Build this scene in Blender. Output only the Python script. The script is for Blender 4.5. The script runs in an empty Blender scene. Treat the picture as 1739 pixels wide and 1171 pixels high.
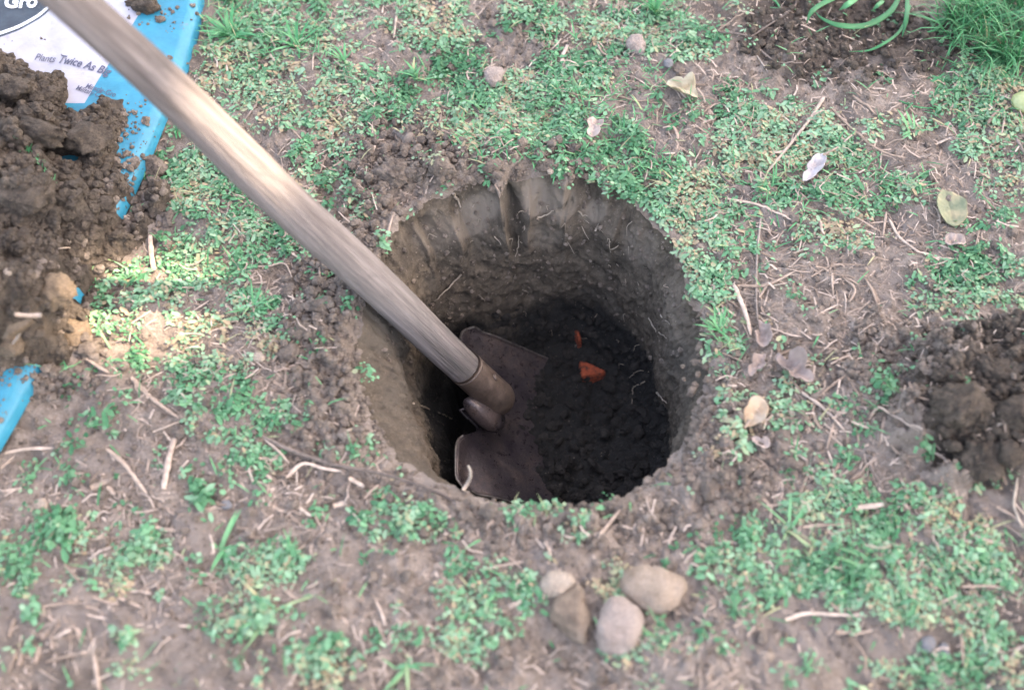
import bpy, bmesh, math, random
import numpy as np
from mathutils import Vector, Matrix
from mathutils.bvhtree import BVHTree

random.seed(7)
rng = np.random.default_rng(11)
scene = bpy.context.scene
C = scene.collection

# ------------------------------------------------------------------ camera
PITCH = math.radians(57.0)
DIST = 1.25
FPX = 2265.0                       # focal length in photo pixels (photo 1739 wide)
PW, PH = 1739.0, 1171.0
cam_d = bpy.data.cameras.new('camera')
cam = bpy.data.objects.new('camera', cam_d)
C.objects.link(cam)
CAM = np.array([0.0, -DIST * math.cos(PITCH), DIST * math.sin(PITCH)])
cam.location = CAM
cam.rotation_euler = (math.pi / 2 - PITCH, 0, 0)
cam_d.sensor_width = 36.0
cam_d.lens = 36.0 * FPX / PW
cam_d.clip_start = 0.02
cam_d.clip_end = 500
cam_d.dof.use_dof = True
cam_d.dof.focus_distance = 1.37
cam_d.dof.aperture_fstop = 2.7
scene.camera = cam

# ------------------------------------------------------------------ sky, sun, exposure
SUN = Vector((0.56, 0.10, 0.82)).normalized()      # towards the sun
w = bpy.data.worlds.new('World')
scene.world = w
w.use_nodes = True
nt = w.node_tree
bg = nt.nodes['Background']
sky = nt.nodes.new('ShaderNodeTexSky')
sky.sky_type = 'NISHITA'
sky.sun_disc = False
sky.sun_elevation = math.asin(SUN.z)
sky.sun_rotation = math.atan2(SUN.x, SUN.y)
sky.air_density = 1.0
sky.dust_density = 3.0
sky.ozone_density = 1.0
nt.links.new(sky.outputs[0], bg.inputs[0])
bg.inputs[1].default_value = 0.15
sun_d = bpy.data.lights.new('sun', 'SUN')
sun_d.energy = 2.0
sun_d.angle = math.radians(0.53)
sun_d.color = (1.0, 0.93, 0.82)
sun_o = bpy.data.objects.new('sun', sun_d)
C.objects.link(sun_o)
sun_o.rotation_euler = SUN.to_track_quat('Z', 'Y').to_euler()
sun_o.location = (3, 0.5, 5)
vs = scene.view_settings
scene.display_settings.display_device = 'sRGB'
vs.view_transform = 'Standard'
vs.look = 'None'
vs.exposure = 3.2
vs.gamma = 1.0
vs.use_curve_mapping = False
try:
    vs.use_white_balance = True
    vs.white_balance_temperature = 8200
    vs.white_balance_tint = 12
except Exception:
    pass
scene.cycles.max_bounces = 4
scene.cycles.use_adaptive_sampling = True
scene.cycles.adaptive_threshold = 0.02
scene.cycles.diffuse_bounces = 2
scene.cycles.transparent_max_bounces = 8

# ------------------------------------------------------------------ projection helpers
FW = np.array([0.0, math.cos(PITCH), -math.sin(PITCH)])
UP = np.array([0.0, math.sin(PITCH), math.cos(PITCH)])


def project(x, y, z=0.0):
    vx = x - CAM[0]
    vy = y - CAM[1]
    vz = z - CAM[2]
    d = vy * FW[1] + vz * FW[2]
    u = vy * UP[1] + vz * UP[2]
    d = np.where(np.abs(d) < 1e-4, 1e-4, d)
    px = PW / 2 + FPX * vx / d
    py = PH / 2 - FPX * u / d
    bad = d < 0.15
    return np.where(bad, -9999, px), np.where(bad, -9999, py)


def ray(px, py):
    d = FW + UP * (-(py - PH / 2) / FPX) + np.array([1.0, 0, 0]) * ((px - PW / 2) / FPX)
    return d / np.linalg.norm(d)


def onplane(px, py, z=0.0):
    d = ray(px, py)
    t = (z - CAM[2]) / d[2]
    return CAM + d * t


# ------------------------------------------------------------------ noise
def _hash(ix, iy, iz=0):
    h = (ix.astype(np.int64) * 374761393 + iy.astype(np.int64) * 668265263 + np.int64(1274126177) * iz) & 0xFFFFFFFF
    h = ((h ^ (h >> 13)) * 1274126177) & 0xFFFFFFFF
    h = ((h ^ (h >> 16)) * 2246822519) & 0xFFFFFFFF
    return ((h ^ (h >> 15)) & 0xFFFFFF) / float(0xFFFFFF)


def vnoise(x, y, seed=0):
    ix = np.floor(x)
    iy = np.floor(y)
    fx = x - ix
    fy = y - iy
    fx = fx * fx * fx * (fx * (fx * 6 - 15) + 10)
    fy = fy * fy * fy * (fy * (fy * 6 - 15) + 10)
    a = _hash(ix, iy, seed)
    b = _hash(ix + 1, iy, seed)
    c = _hash(ix, iy + 1, seed)
    d = _hash(ix + 1, iy + 1, seed)
    return (a + (b - a) * fx) * (1 - fy) + (c + (d - c) * fx) * fy - 0.5


def fbm(x, y, oct=4, seed=0, gain=0.5):
    s = 0.0
    a = 1.0
    for k in range(oct):
        s = s + a * vnoise(x + 17.3 * k, y - 9.1 * k, seed + k * 13)
        x = x * 2.03
        y = y * 2.03
        a *= gain
    return s


def cells(x, y, seed=0):
    """distance to the nearest random point, and the id of its cell"""
    ix = np.floor(x)
    iy = np.floor(y)
    best = np.full(np.shape(x), 9.0)
    bid = np.zeros(np.shape(x))
    for dx in (-1, 0, 1):
        for dy in (-1, 0, 1):
            cx = ix + dx
            cy = iy + dy
            qx = cx + _hash(cx, cy, seed)
            qy = cy + _hash(cx, cy, seed + 5)
            d = (x - qx) ** 2 + (y - qy) ** 2
            m = d < best
            best = np.where(m, d, best)
            bid = np.where(m, _hash(cx, cy, seed + 9), bid)
    return np.sqrt(best), bid


def smooth(a, b, x):
    t = np.clip((x - a) / (b - a), 0, 1)
    return t * t * (3 - 2 * t)


def blobs(px, py, lst, nz, amt=0.55):
    out = np.zeros(np.shape(px))
    for (cx, cy, rx, ry, s) in lst:
        q = np.sqrt(((px - cx) / rx) ** 2 + ((py - cy) / ry) ** 2) + amt * nz
        out = np.maximum(out, s * (1 - smooth(0.75, 1.2, q)))
    return out


def poly_sd(x, y, P):
    """signed distance to polygon P, positive inside"""
    d2 = np.full(np.shape(x), 1e9)
    inside = np.zeros(np.shape(x), bool)
    n = len(P)
    for i in range(n):
        ax, ay = P[i]
        bx, by = P[(i + 1) % n]
        ex, ey = bx - ax, by - ay
        t = np.clip(((x - ax) * ex + (y - ay) * ey) / (ex * ex + ey * ey + 1e-12), 0, 1)
        d2 = np.minimum(d2, (x - ax - t * ex) ** 2 + (y - ay - t * ey) ** 2)
        c = ((ay > y) != (by > y)) & (x < (bx - ax) * (y - ay) / (by - ay + 1e-12) + ax)
        inside ^= c
    d = np.sqrt(d2)
    return np.where(inside, d, -d)


# ------------------------------------------------------------------ mesh and object helpers
def make_mesh(name, V, faces, tint=None, smoothshade=True, extra=None):
    """V (n,3); faces: list of int arrays (m,3) or (m,4)"""
    V = np.asarray(V, np.float32)
    me = bpy.data.meshes.new(name)
    me.vertices.add(len(V))
    me.vertices.foreach_set('co', V.ravel())
    fl = [np.asarray(f, np.int32) for f in faces if len(f)]
    loops = np.concatenate([f.ravel() for f in fl])
    tot = np.concatenate([np.full(len(f), f.shape[1], np.int32) for f in fl])
    start = np.concatenate([[0], np.cumsum(tot)[:-1]]).astype(np.int32)
    me.loops.add(len(loops))
    me.loops.foreach_set('vertex_index', loops)
    me.polygons.add(len(tot))
    me.polygons.foreach_set('loop_start', start)
    me.polygons.foreach_set('loop_total', tot)
    me.polygons.foreach_set('use_smooth', np.full(len(tot), smoothshade, bool))
    if tint is not None:
        a = me.attributes.new('tint', 'FLOAT', 'POINT')
        a.data.foreach_set('value', np.asarray(tint, np.float32))
    if extra:
        for k, v in extra.items():
            a = me.attributes.new(k, 'FLOAT', 'POINT')
            a.data.foreach_set('value', np.asarray(v, np.float32))
    me.update(calc_edges=True)
    me.validate()
    return me


def tag(o, label=None, cat=None, group=None, kind=None):
    if label:
        o['label'] = label
    if cat:
        o['category'] = cat
    if group:
        o['group'] = group
    if kind:
        o['kind'] = kind
    return o


def obj(name, V, faces, mat, parent=None, tint=None, smoothshade=True, recentre=True, extra=None):
    V = np.asarray(V, float)
    loc = np.zeros(3)
    if recentre and parent is None:
        loc = np.array([V[:, 0].mean(), V[:, 1].mean(), V[:, 2].min()])
    elif parent is not None:
        loc = np.array(parent_origin(parent))
    me = make_mesh(name, V - loc, faces, tint, smoothshade, extra)
    me.materials.append(mat)
    o = bpy.data.objects.new(name, me)
    C.objects.link(o)
    if parent is None:
        o.location = loc
    else:
        o.parent = parent
    return o


def parent_origin(p):
    loc = Vector(p.location)
    while p.parent is not None:
        p = p.parent
        loc = loc + Vector(p.location)
    return loc


def empty(name, loc):
    o = bpy.data.objects.new(name, None)
    o.empty_display_size = 0.02
    C.objects.link(o)
    o.location = loc
    return o


class Geo:
    def __init__(s):
        s.V, s.F3, s.F4, s.T, s.n = [], [], [], [], 0

    def add(s, V, F3=None, F4=None, tint=None):
        V = np.asarray(V, float).reshape(-1, 3)
        s.V.append(V)
        if F3 is not None and len(F3):
            s.F3.append(np.asarray(F3, int) + s.n)
        if F4 is not None and len(F4):
            s.F4.append(np.asarray(F4, int) + s.n)
        s.T.append(np.broadcast_to(np.asarray(0.5 if tint is None else tint, float), (len(V),)))
        s.n += len(V)

    def out(s):
        faces = []
        if s.F3:
            faces.append(np.concatenate(s.F3))
        if s.F4:
            faces.append(np.concatenate(s.F4))
        return np.concatenate(s.V), faces, np.concatenate(s.T)

    def obj(s, name, mat, parent=None, smoothshade=True, recentre=True):
        V, F, T = s.out()
        return obj(name, V, F, mat, parent, T, smoothshade, recentre)


def ico(sub):
    bm = bmesh.new()
    bmesh.ops.create_icosphere(bm, subdivisions=sub, radius=1.0)
    V = np.array([v.co[:] for v in bm.verts])
    F = np.array([[v.index for v in f.verts] for f in bm.faces])
    bm.free()
    return V, F


ICO = {k: ico(k) for k in (1, 2, 3, 4, 5)}


def resample(P, step):
    """Catmull-Rom through points, resampled"""
    P = np.asarray(P, float)
    if len(P) == 2:
        n = max(2, int(np.linalg.norm(P[1] - P[0]) / step) + 1)
        t = np.linspace(0, 1, n)[:, None]
        return P[0] * (1 - t) + P[1] * t
    Q = np.vstack([2 * P[0] - P[1], P, 2 * P[-1] - P[-2]])
    out = []
    for i in range(1, len(Q) - 2):
        n = max(2, int(np.linalg.norm(Q[i + 1] - Q[i]) / step) + 1)
        for t in np.linspace(0, 1, n, endpoint=False):
            a, b, c, d = Q[i - 1], Q[i], Q[i + 1], Q[i + 2]
            out.append(0.5 * (2 * b + (c - a) * t + (2 * a - 5 * b + 4 * c - d) * t * t + (3 * b - a - 3 * c + d) * t ** 3))
    out.append(P[-1])
    return np.array(out)


def tube(P, R, sides=7, flat=1.0, rough=0.0, seed=0, upref=(0, 0, 1), caps=True):
    """swept tube; R scalar or per point; flat = height/width ratio"""
    P = np.asarray(P, float)
    n = len(P)
    R = np.broadcast_to(np.asarray(R, float), (n,))
    T = np.gradient(P, axis=0)
    T /= np.linalg.norm(T, axis=1)[:, None] + 1e-12
    up = np.array(upref, float)
    S = np.cross(T, up)
    ln = np.linalg.norm(S, axis=1)[:, None]
    S = np.where(ln < 1e-3, np.array([1.0, 0, 0]), S / (ln + 1e-12))
    U = np.cross(S, T)
    r2 = np.random.default_rng(seed)
    a = np.linspace(0, 2 * np.pi, sides, endpoint=False)
    jit = 1 + rough * (r2.random((n, sides)) - 0.5)
    V = P[:, None, :] + (np.cos(a)[None, :, None] * S[:, None, :] + flat * np.sin(a)[None, :, None] * U[:, None, :]) * (R[:, None] * jit)[:, :, None]
    V = V.reshape(-1, 3)
    i = np.arange(n - 1)[:, None] * sides
    j = np.arange(sides)[None, :]
    k = (j + 1) % sides
    F4 = np.stack([i + j, i + k, i + sides + k, i + sides + j], -1).reshape(-1, 4)[:, ::-1]
    F3 = []
    if caps:
        V = np.vstack([V, P[0] - T[0] * R[0] * 0.35, P[-1] + T[-1] * R[-1] * 0.35])
        c0, c1 = n * sides, n * sides + 1
        for q in range(sides):
            F3.append([c0, q, (q + 1) % sides][::-1])
            F3.append([c1, (n - 1) * sides + (q + 1) % sides, (n - 1) * sides + q][::-1])
        F3 = np.array(F3)[:, ::-1]
    return V, F3, F4[:, ::-1]


# ------------------------------------------------------------------ materials
def principled(name):
    m = bpy.data.materials.new(name)
    m.use_nodes = True
    t = m.node_tree
    return m, t, t.nodes['Principled BSDF']


def nd(t, kind, **kw):
    n = t.nodes.new(kind)
    for k, v in kw.items():
        if k.startswith('i_'):
            n.inputs[k[2:]].default_value = v
        else:
            setattr(n, k, v)
    return n


def ramp(t, fac, stops):
    r = t.nodes.new('ShaderNodeValToRGB')
    e = r.color_ramp.elements
    while len(e) < len(stops):
        e.new(0.5)
    for el, (p, c) in zip(e, stops):
        el.position = p
        el.color = (*c, 1)
    t.links.new(fac, r.inputs[0])
    return r.outputs[0]


def mixc(t, fac, a, b, mode='MIX'):
    m = t.nodes.new('ShaderNodeMix')
    m.data_type = 'RGBA'
    m.blend_type = mode
    for s, v in ((0, fac), (6, a), (7, b)):
        if hasattr(v, 'is_linked') or hasattr(v, 'links'):
            t.links.new(v, m.inputs[s])
        elif isinstance(v, tuple):
            m.inputs[s].default_value = (*v, 1) if len(v) == 3 else v
        else:
            m.inputs[s].default_value = v
    return m.outputs[2]


def coords(t, out='Object', scale=None):
    tc = t.nodes.new('ShaderNodeTexCoord')
    o = tc.outputs[out]
    if scale:
        mp = t.nodes.new('ShaderNodeMapping')
        mp.inputs['Scale'].default_value = scale
        t.links.new(o, mp.inputs[0])
        o = mp.outputs[0]
    return o


def noise(t, vec, scale, detail=6, rough=0.6, dist=0.0):
    n = nd(t, 'ShaderNodeTexNoise')
    n.inputs['Scale'].default_value = scale
    n.inputs['Detail'].default_value = detail
    n.inputs['Roughness'].default_value = rough
    n.inputs['Distortion'].default_value = dist
    t.links.new(vec, n.inputs['Vector'])
    return n.outputs[0]


def bump(t, b, h, strength, dist):
    n = nd(t, 'ShaderNodeBump')
    n.inputs['Strength'].default_value = strength
    n.inputs['Distance'].default_value = dist
    t.links.new(h, n.inputs['Height'])
    t.links.new(n.outputs[0], b.inputs['Normal'])
    return n


def attr(t, name):
    a = nd(t, 'ShaderNodeAttribute', attribute_name=name)
    return a.outputs['Fac']


def soil_mat(name, cols, fleck=0.25, fleckcol=(0.42, 0.34, 0.28), moist_shade_col=None, bs=0.6, scale=1.0, rough=0.95, bigcol=None, smearcol=None):
    m, t, b = principled(name)
    v = coords(t)
    n1 = noise(t, v, 55 * scale, 8, 0.68)
    c = ramp(t, n1, [(0.32, cols[0]), (0.5, cols[1]), (0.68, cols[2])])
    n2 = noise(t, v, 420 * scale, 4, 0.7)
    c = mixc(t, 0.55, c, ramp(t, n2, [(0.3, (0.45, 0.45, 0.45)), (0.52, (0.9, 0.9, 0.9)), (0.75, (1.5, 1.45, 1.4))]), 'MULTIPLY')
    if bigcol:
        n4 = noise(t, v, 9, 4, 0.6)
        f = ramp(t, n4, [(0.48, (0, 0, 0)), (0.66, (1, 1, 1))])
        c = mixc(t, f, c, bigcol)
    if moist_shade_col:
        c = mixc(t, attr(t, 'tint'), c, mixc(t, 0.6, moist_shade_col, ramp(t, n2, [(0.3, (0.3, 0.3, 0.3)), (0.7, (1.4, 1.4, 1.4))]), 'MULTIPLY'))
    if smearcol:
        c = mixc(t, attr(t, 'smear'), c, smearcol)
    vo = nd(t, 'ShaderNodeTexVoronoi')
    vo.inputs['Scale'].default_value = 260 * scale
    t.links.new(v, vo.inputs['Vector'])
    f = ramp(t, vo.outputs['Distance'], [(0.10, (fleck,) * 3), (0.22, (0, 0, 0))])
    n5 = noise(t, v, 90, 2, 0.5)
    f = mixc(t, 1.0, f, ramp(t, n5, [(0.5, (0, 0, 0)), (0.62, (1, 1, 1))]), 'MULTIPLY')
    c = mixc(t, f, c, fleckcol)
    t.links.new(c, b.inputs['Base Color'])
    b.inputs['Roughness'].default_value = rough
    b.inputs['Specular IOR Level'].default_value = 0.2
    n3 = noise(t, v, 320 * scale, 8, 0.72)
    bump(t, b, n3, bs, 0.004)
    return m


M = {}
M['soil'] = soil_mat('dry_soil', [(0.145, 0.111, 0.090), (0.222, 0.173, 0.144), (0.310, 0.248, 0.210)], 0.9, (0.42, 0.33, 0.27),
                     moist_shade_col=(0.072, 0.055, 0.045), bs=1.0, bigcol=(0.200, 0.163, 0.145))
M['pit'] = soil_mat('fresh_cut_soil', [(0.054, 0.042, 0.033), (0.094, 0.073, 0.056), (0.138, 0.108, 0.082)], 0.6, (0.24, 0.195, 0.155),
                    bs=0.75, bigcol=(0.094, 0.078, 0.064), moist_shade_col=(0.022, 0.020, 0.019), smearcol=(0.165, 0.132, 0.106))  # near-black tint colour paints in the shade at the hole bottom
M['heap'] = soil_mat('heap_soil', [(0.040, 0.031, 0.025), (0.082, 0.063, 0.050), (0.135, 0.103, 0.080)], 0.5, (0.20, 0.16, 0.125), bs=1.0)
M['clod'] = soil_mat('clod_soil', [(0.092, 0.071, 0.059), (0.161, 0.125, 0.103), (0.236, 0.187, 0.156)], 0.5, (0.368, 0.299, 0.241), bs=0.9)
M['tanclod'] = soil_mat('tan_clod_soil', [(0.099, 0.071, 0.050), (0.143, 0.102, 0.071), (0.180, 0.130, 0.093)], 0.3, (0.223, 0.174, 0.130), bs=0.7)


def tint_mat(name, stops, rough=0.7, scale=120, var=0.35, bs=0.3, bd=0.001, spec=0.3, trans=None, stretch=None):
    """colour runs over the per-piece 'tint' attribute; a noise mottles it"""
    m, t, b = principled(name)
    v = coords(t, scale=stretch)
    c = ramp(t, attr(t, 'tint'), stops)
    n = noise(t, v, scale, 5, 0.6)
    lo, hi = 1 - var, 1 + var
    c = mixc(t, 1.0, c, ramp(t, n, [(0.3, (lo,) * 3), (0.7, (hi,) * 3)]), 'MULTIPLY')
    t.links.new(c, b.inputs['Base Color'])
    b.inputs['Roughness'].default_value = rough
    b.inputs['Specular IOR Level'].default_value = spec
    if bs:
        bump(t, b, noise(t, v, scale * 2.5, 4, 0.6), bs, bd)
    if trans:
        tr = nd(t, 'ShaderNodeBsdfTranslucent')
        t.links.new(c, tr.inputs[0])
        mx = nd(t, 'ShaderNodeMixShader')
        mx.inputs[0].default_value = trans
        out = t.nodes['Material Output']
        t.links.new(b.outputs[0], mx.inputs[1])
        t.links.new(tr.outputs[0], mx.inputs[2])
        t.links.new(mx.outputs[0], out.inputs[0])
    return m


M['clover'] = tint_mat('clover_leaf', [(0.0, (0.040, 0.150, 0.066)), (0.3, (0.085, 0.228, 0.110)), (0.55, (0.140, 0.290, 0.162)), (0.75, (0.215, 0.345, 0.222)), (0.88, (0.25, 0.33, 0.19)), (1.0, (0.33, 0.245, 0.155))],
                       0.55, 60, 0.3, 0.0, spec=0.35, trans=0.25)
M['grass'] = tint_mat('grass_blade', [(0.0, (0.016, 0.115, 0.042)), (0.5, (0.045, 0.230, 0.090)), (0.85, (0.14, 0.33, 0.15)), (1.0, (0.36, 0.33, 0.18))],
                      0.5, 60, 0.2, 0.0, spec=0.4, trans=0.25)
M['straw'] = tint_mat('dry_straw', [(0.0, (0.070, 0.048, 0.035)), (0.35, (0.163, 0.114, 0.087)), (0.7, (0.278, 0.202, 0.158)), (1.0, (0.389, 0.304, 0.252))], 0.8, 160, 0.3, 0.4, 0.001)
M['bark'] = tint_mat('twig_bark', [(0.0, (0.064, 0.046, 0.039)), (0.5, (0.158, 0.120, 0.101)), (1.0, (0.270, 0.217, 0.184))], 0.85, 220, 0.35, 0.5, 0.001)
M['root'] = tint_mat('pale_root', [(0.0, (0.20, 0.155, 0.12)), (1.0, (0.40, 0.33, 0.27))], 0.8, 200, 0.25, 0.3, 0.001)
M['leafgreen'] = tint_mat('shade_tree_leaf', [(0.0, (0.035, 0.10, 0.03)), (1.0, (0.08, 0.17, 0.05))], 0.5, 20, 0.2, 0.0, trans=0.2)
M['treebark'] = tint_mat('shade_tree_bark', [(0.0, (0.09, 0.07, 0.055)), (1.0, (0.16, 0.13, 0.10))], 0.9, 25, 0.4, 0.8, 0.02)


def stone_mat(name, base, dark, light):
    m, t, b = principled(name)
    v = coords(t)
    n = noise(t, v, 45, 8, 0.62)
    c = ramp(t, n, [(0.3, dark), (0.5, base), (0.72, light)])
    sp = noise(t, v, 600, 3, 0.6)
    c = mixc(t, 0.5, c, ramp(t, sp, [(0.3, (0.5,) * 3), (0.5, (1,) * 3), (0.7, (1.45,) * 3)]), 'MULTIPLY')
    t.links.new(c, b.inputs['Base Color'])
    b.inputs['Roughness'].default_value = 0.85
    b.inputs['Specular IOR Level'].default_value = 0.25
    bump(t, b, noise(t, v, 200, 8, 0.72), 0.9, 0.0035)
    return m


M['stone_tan'] = stone_mat('tan_stone', (0.251, 0.188, 0.146), (0.174, 0.125, 0.092), (0.307, 0.238, 0.192))
M['stone_pink'] = stone_mat('pink_grey_stone', (0.258, 0.202, 0.176), (0.197, 0.148, 0.127), (0.307, 0.247, 0.220))
M['stone_brown'] = stone_mat('brown_stone', (0.190, 0.138, 0.104), (0.098, 0.070, 0.054), (0.278, 0.216, 0.172))
M['stone_pale'] = stone_mat('pale_stone', (0.294, 0.232, 0.186), (0.236, 0.178, 0.139), (0.349, 0.284, 0.235))
M['stone_grey'] = stone_mat('grey_stone', (0.160, 0.155, 0.160), (0.107, 0.101, 0.107), (0.213, 0.208, 0.208))

# ------------------------------------------------------------------ layout masks (photo pixels on the ground plane)
RIM = [(660, 405), (690, 365), (742, 336), (790, 322), (836, 316), (850, 344), (864, 308), (900, 294), (938, 302), (958, 326), (972, 300), (1004, 298), (1026, 326), (1045, 322), (1075, 338), (1115, 368), (1138, 405),
       (1152, 445), (1172, 500), (1188, 550), (1194, 610), (1186, 680), (1168, 735), (1130, 785), (1080, 822), (1010, 848), (950, 858), (880, 848),
       (810, 832), (750, 808), (695, 770), (648, 718), (620, 660), (606, 600), (604, 550), (614, 500), (636, 450)]
RIMW = np.array([onplane(a, b)[:2] for a, b in RIM])
HC = np.array([onplane(905, 585)[0], onplane(905, 585)[1]])
_ra = np.arctan2(RIMW[:, 1] - HC[1], RIMW[:, 0] - HC[0])
_rr = np.hypot(RIMW[:, 0] - HC[0], RIMW[:, 1] - HC[1])
_o = np.argsort(_ra)
_ra, _rr = _ra[_o], _rr[_o]


def rim_r(th):
    th = (th + np.pi) % (2 * np.pi) - np.pi
    return np.interp(th, _ra, _rr, period=2 * np.pi)


MOIST = [(1440, 55, 190, 75, 0.9), (1580, 90, 90, 60, 0.7), (1250, 20, 90, 40, 0.5), (1685, 690, 115, 110, 1.0), (1700, 600, 80, 60, 0.6), (1580, 640, 80, 60, 0.3),
         (600, 1120, 300, 50, 0.25), (930, 45, 80, 30, 0.4), (1740, 1060, 150, 120, 0.5), (60, 1130, 150, 60, 0.35), (560, 560, 70, 130, 0.3), (700, 290, 150, 40, 0.3),
         (380, 125, 60, 40, 0.4)]
CRUMB = [(800, 280, 215, 42, 1.0), (690, 250, 95, 60, 0.9), (620, 380, 55, 70, 0.8), (560, 560, 80, 150, 0.9), (600, 690, 60, 70, 0.8), (1240, 760, 70, 110, 0.8), (1640, 680, 170, 130, 1.0),
         (1500, 620, 110, 70, 0.9), (1000, 880, 190, 30, 0.7), (880, 60, 70, 50, 0.5), (1440, 70, 190, 80, 0.5), (160, 520, 60, 90, 0.5), (240, 340, 50, 60, 0.8),
         (560, 480, 60, 40, 0.5), (540, 730, 60, 50, 0.6), (1180, 600, 40, 90, 0.3), (110, 650, 50, 25, 0.8)]
GREEN = [(470, 40, 120, 50, .7), (400, 95, 60, 45, .85), (450, 160, 120, 60, .9), (560, 60, 70, 50, .45), (640, 30, 90, 40, .5), (745, 55, 90, 60, .85), (600, 170, 120, 50, .7),
         (530, 215, 100, 40, .6), (690, 150, 110, 40, .8), (860, 190, 170, 70, 1), (960, 140, 90, 50, .95), (1000, 250, 125, 60, 1), (900, 250, 90, 40, .9), (800, 165, 90, 45, .9),
         (960, 40, 120, 40, .8), (1080, 40, 80, 40, .8), (1180, 80, 85, 30, 1), (1040, 90, 60, 30, .6), (1070, 305, 60, 25, .8), (1150, 290, 90, 50, .9), (1210, 330, 80, 70, .95),
         (1300, 250, 110, 60, .9), (1380, 250, 90, 60, .9), (1440, 310, 110, 50, .95), (1330, 310, 70, 50, .6), (1205, 450, 55, 80, .85), (1390, 400, 50, 40, .6), (1420, 410, 60, 30, .7),
         (1250, 390, 50, 50, .75), (1690, 480, 110, 60, .95), (1640, 440, 60, 30, .6), (1700, 330, 50, 70, .5), (1650, 170, 80, 60, .9), (1690, 240, 70, 40, .7), (1720, 90, 120, 120, .8), (1560, 210, 50, 25, .5),
         (1300, 520, 50, 40, .4), (1230, 570, 35, 45, .5), (340, 320, 110, 70, 1), (300, 270, 60, 40, .6), (440, 400, 110, 60, .9), (340, 430, 110, 60, .9), (230, 430, 55, 35, .6),
         (230, 500, 95, 50, .95), (200, 540, 60, 40, .85), (430, 520, 60, 40, .7), (370, 560, 90, 40, .7), (470, 560, 60, 40, .6), (330, 640, 110, 60, .85), (375, 705, 100, 50, .75),
         (430, 780, 60, 40, .8), (540, 270, 80, 60, .85), (470, 330, 60, 50, .6), (580, 320, 60, 40, .7), (135, 645, 50, 30, .6), (600, 765, 35, 45, .5), (690, 880, 75, 45, .8),
         (640, 820, 30, 25, .5), (800, 1040, 90, 70, .85), (900, 1000, 60, 50, .55), (910, 880, 60, 22, .6), (1000, 900, 60, 22, .5), (1085, 990, 50, 40, .6), (1080, 1100, 60, 50, .7),
         (1200, 940, 50, 40, .5), (1290, 940, 60, 70, .7), (1270, 1030, 40, 50, .6), (1500, 930, 210, 95, 1), (1600, 960, 130, 90, .95), (1480, 1040, 130, 50, .8), (1540, 860, 110, 40, .8),
         (1660, 1130, 130, 70, .95), (1500, 1150, 60, 40, .7), (1340, 680, 60, 70, .75), (1390, 730, 70, 50, .6), (1250, 740, 45, 60, .5), (560, 1130, 60, 50, .8), (410, 1050, 60, 45, .75),
         (470, 960, 75, 55, .8), (240, 935, 42, 36, .95), (300, 945, 40, 30, .6), (100, 890, 70, 40, .75), (30, 970, 50, 50, .85), (70, 800, 60, 30, .45), (180, 990, 40, 30, .5),
         (260, 1150, 60, 30, .45), (1480, 650, 40, 30, .6), (1430, 800, 60, 30, .55), (1690, 825, 60, 30, .6), (1150, 200, 60, 40, .35), (1260, 180, 60, 40, .5)]


def shifted(xy, seed):
    return fbm(xy[0] * 26, xy[1] * 26, 4, seed)


def frame_weight(px, py):
    return ((px > -60) & (px < PW + 60) & (py > -60) & (py < PH + 60)).astype(float)


def green_density(x, y):
    px, py = project(x, y)
    nz = shifted((x, y), 3)
    g = blobs(px, py, GREEN, nz, 0.75)
    fine = fbm(x * 60, y * 60, 3, 21)
    g = g * smooth(-0.30, 0.30, fine + 0.22 * g) * smooth(-0.22, 0.20, fbm(x * 150, y * 150, 2, 23) + 0.12 * g)
    g = np.maximum(g, 0.10 * smooth(0.12, 0.4, fbm(x * 45, y * 45, 3, 77)))
    inside = frame_weight(px, py)
    wild = 0.85 * smooth(-0.02, 0.22, fbm(x * 7, y * 7, 3, 5)) * smooth(-0.4, 0.1, fine)
    g = inside * g + (1 - inside) * wild
    # open hole, heap and bag stay free
    th = np.arctan2(y - HC[1], x - HC[0])
    s = np.hypot(x - HC[0], y - HC[1]) - rim_r(th)
    return np.where(s < 0.0, 0, g)


# bag edge (ground plane), used by several builders
BAG_EDGE_PX = [(395, -230), (372, -100), (352, -20), (343, 40), (318, 130), (282, 212), (246, 298), (207, 380), (150, 492), (88, 612), (42, 698), (0, 770), (-45, 850), (-90, 940)]
BAG_EDGE = np.array([onplane(a, b)[:2] for a, b in BAG_EDGE_PX])
BAG_POLY = np.vstack([BAG_EDGE, [[-1.0, BAG_EDGE[-1][1]], [-1.0, BAG_EDGE[0][1]]]])


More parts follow.
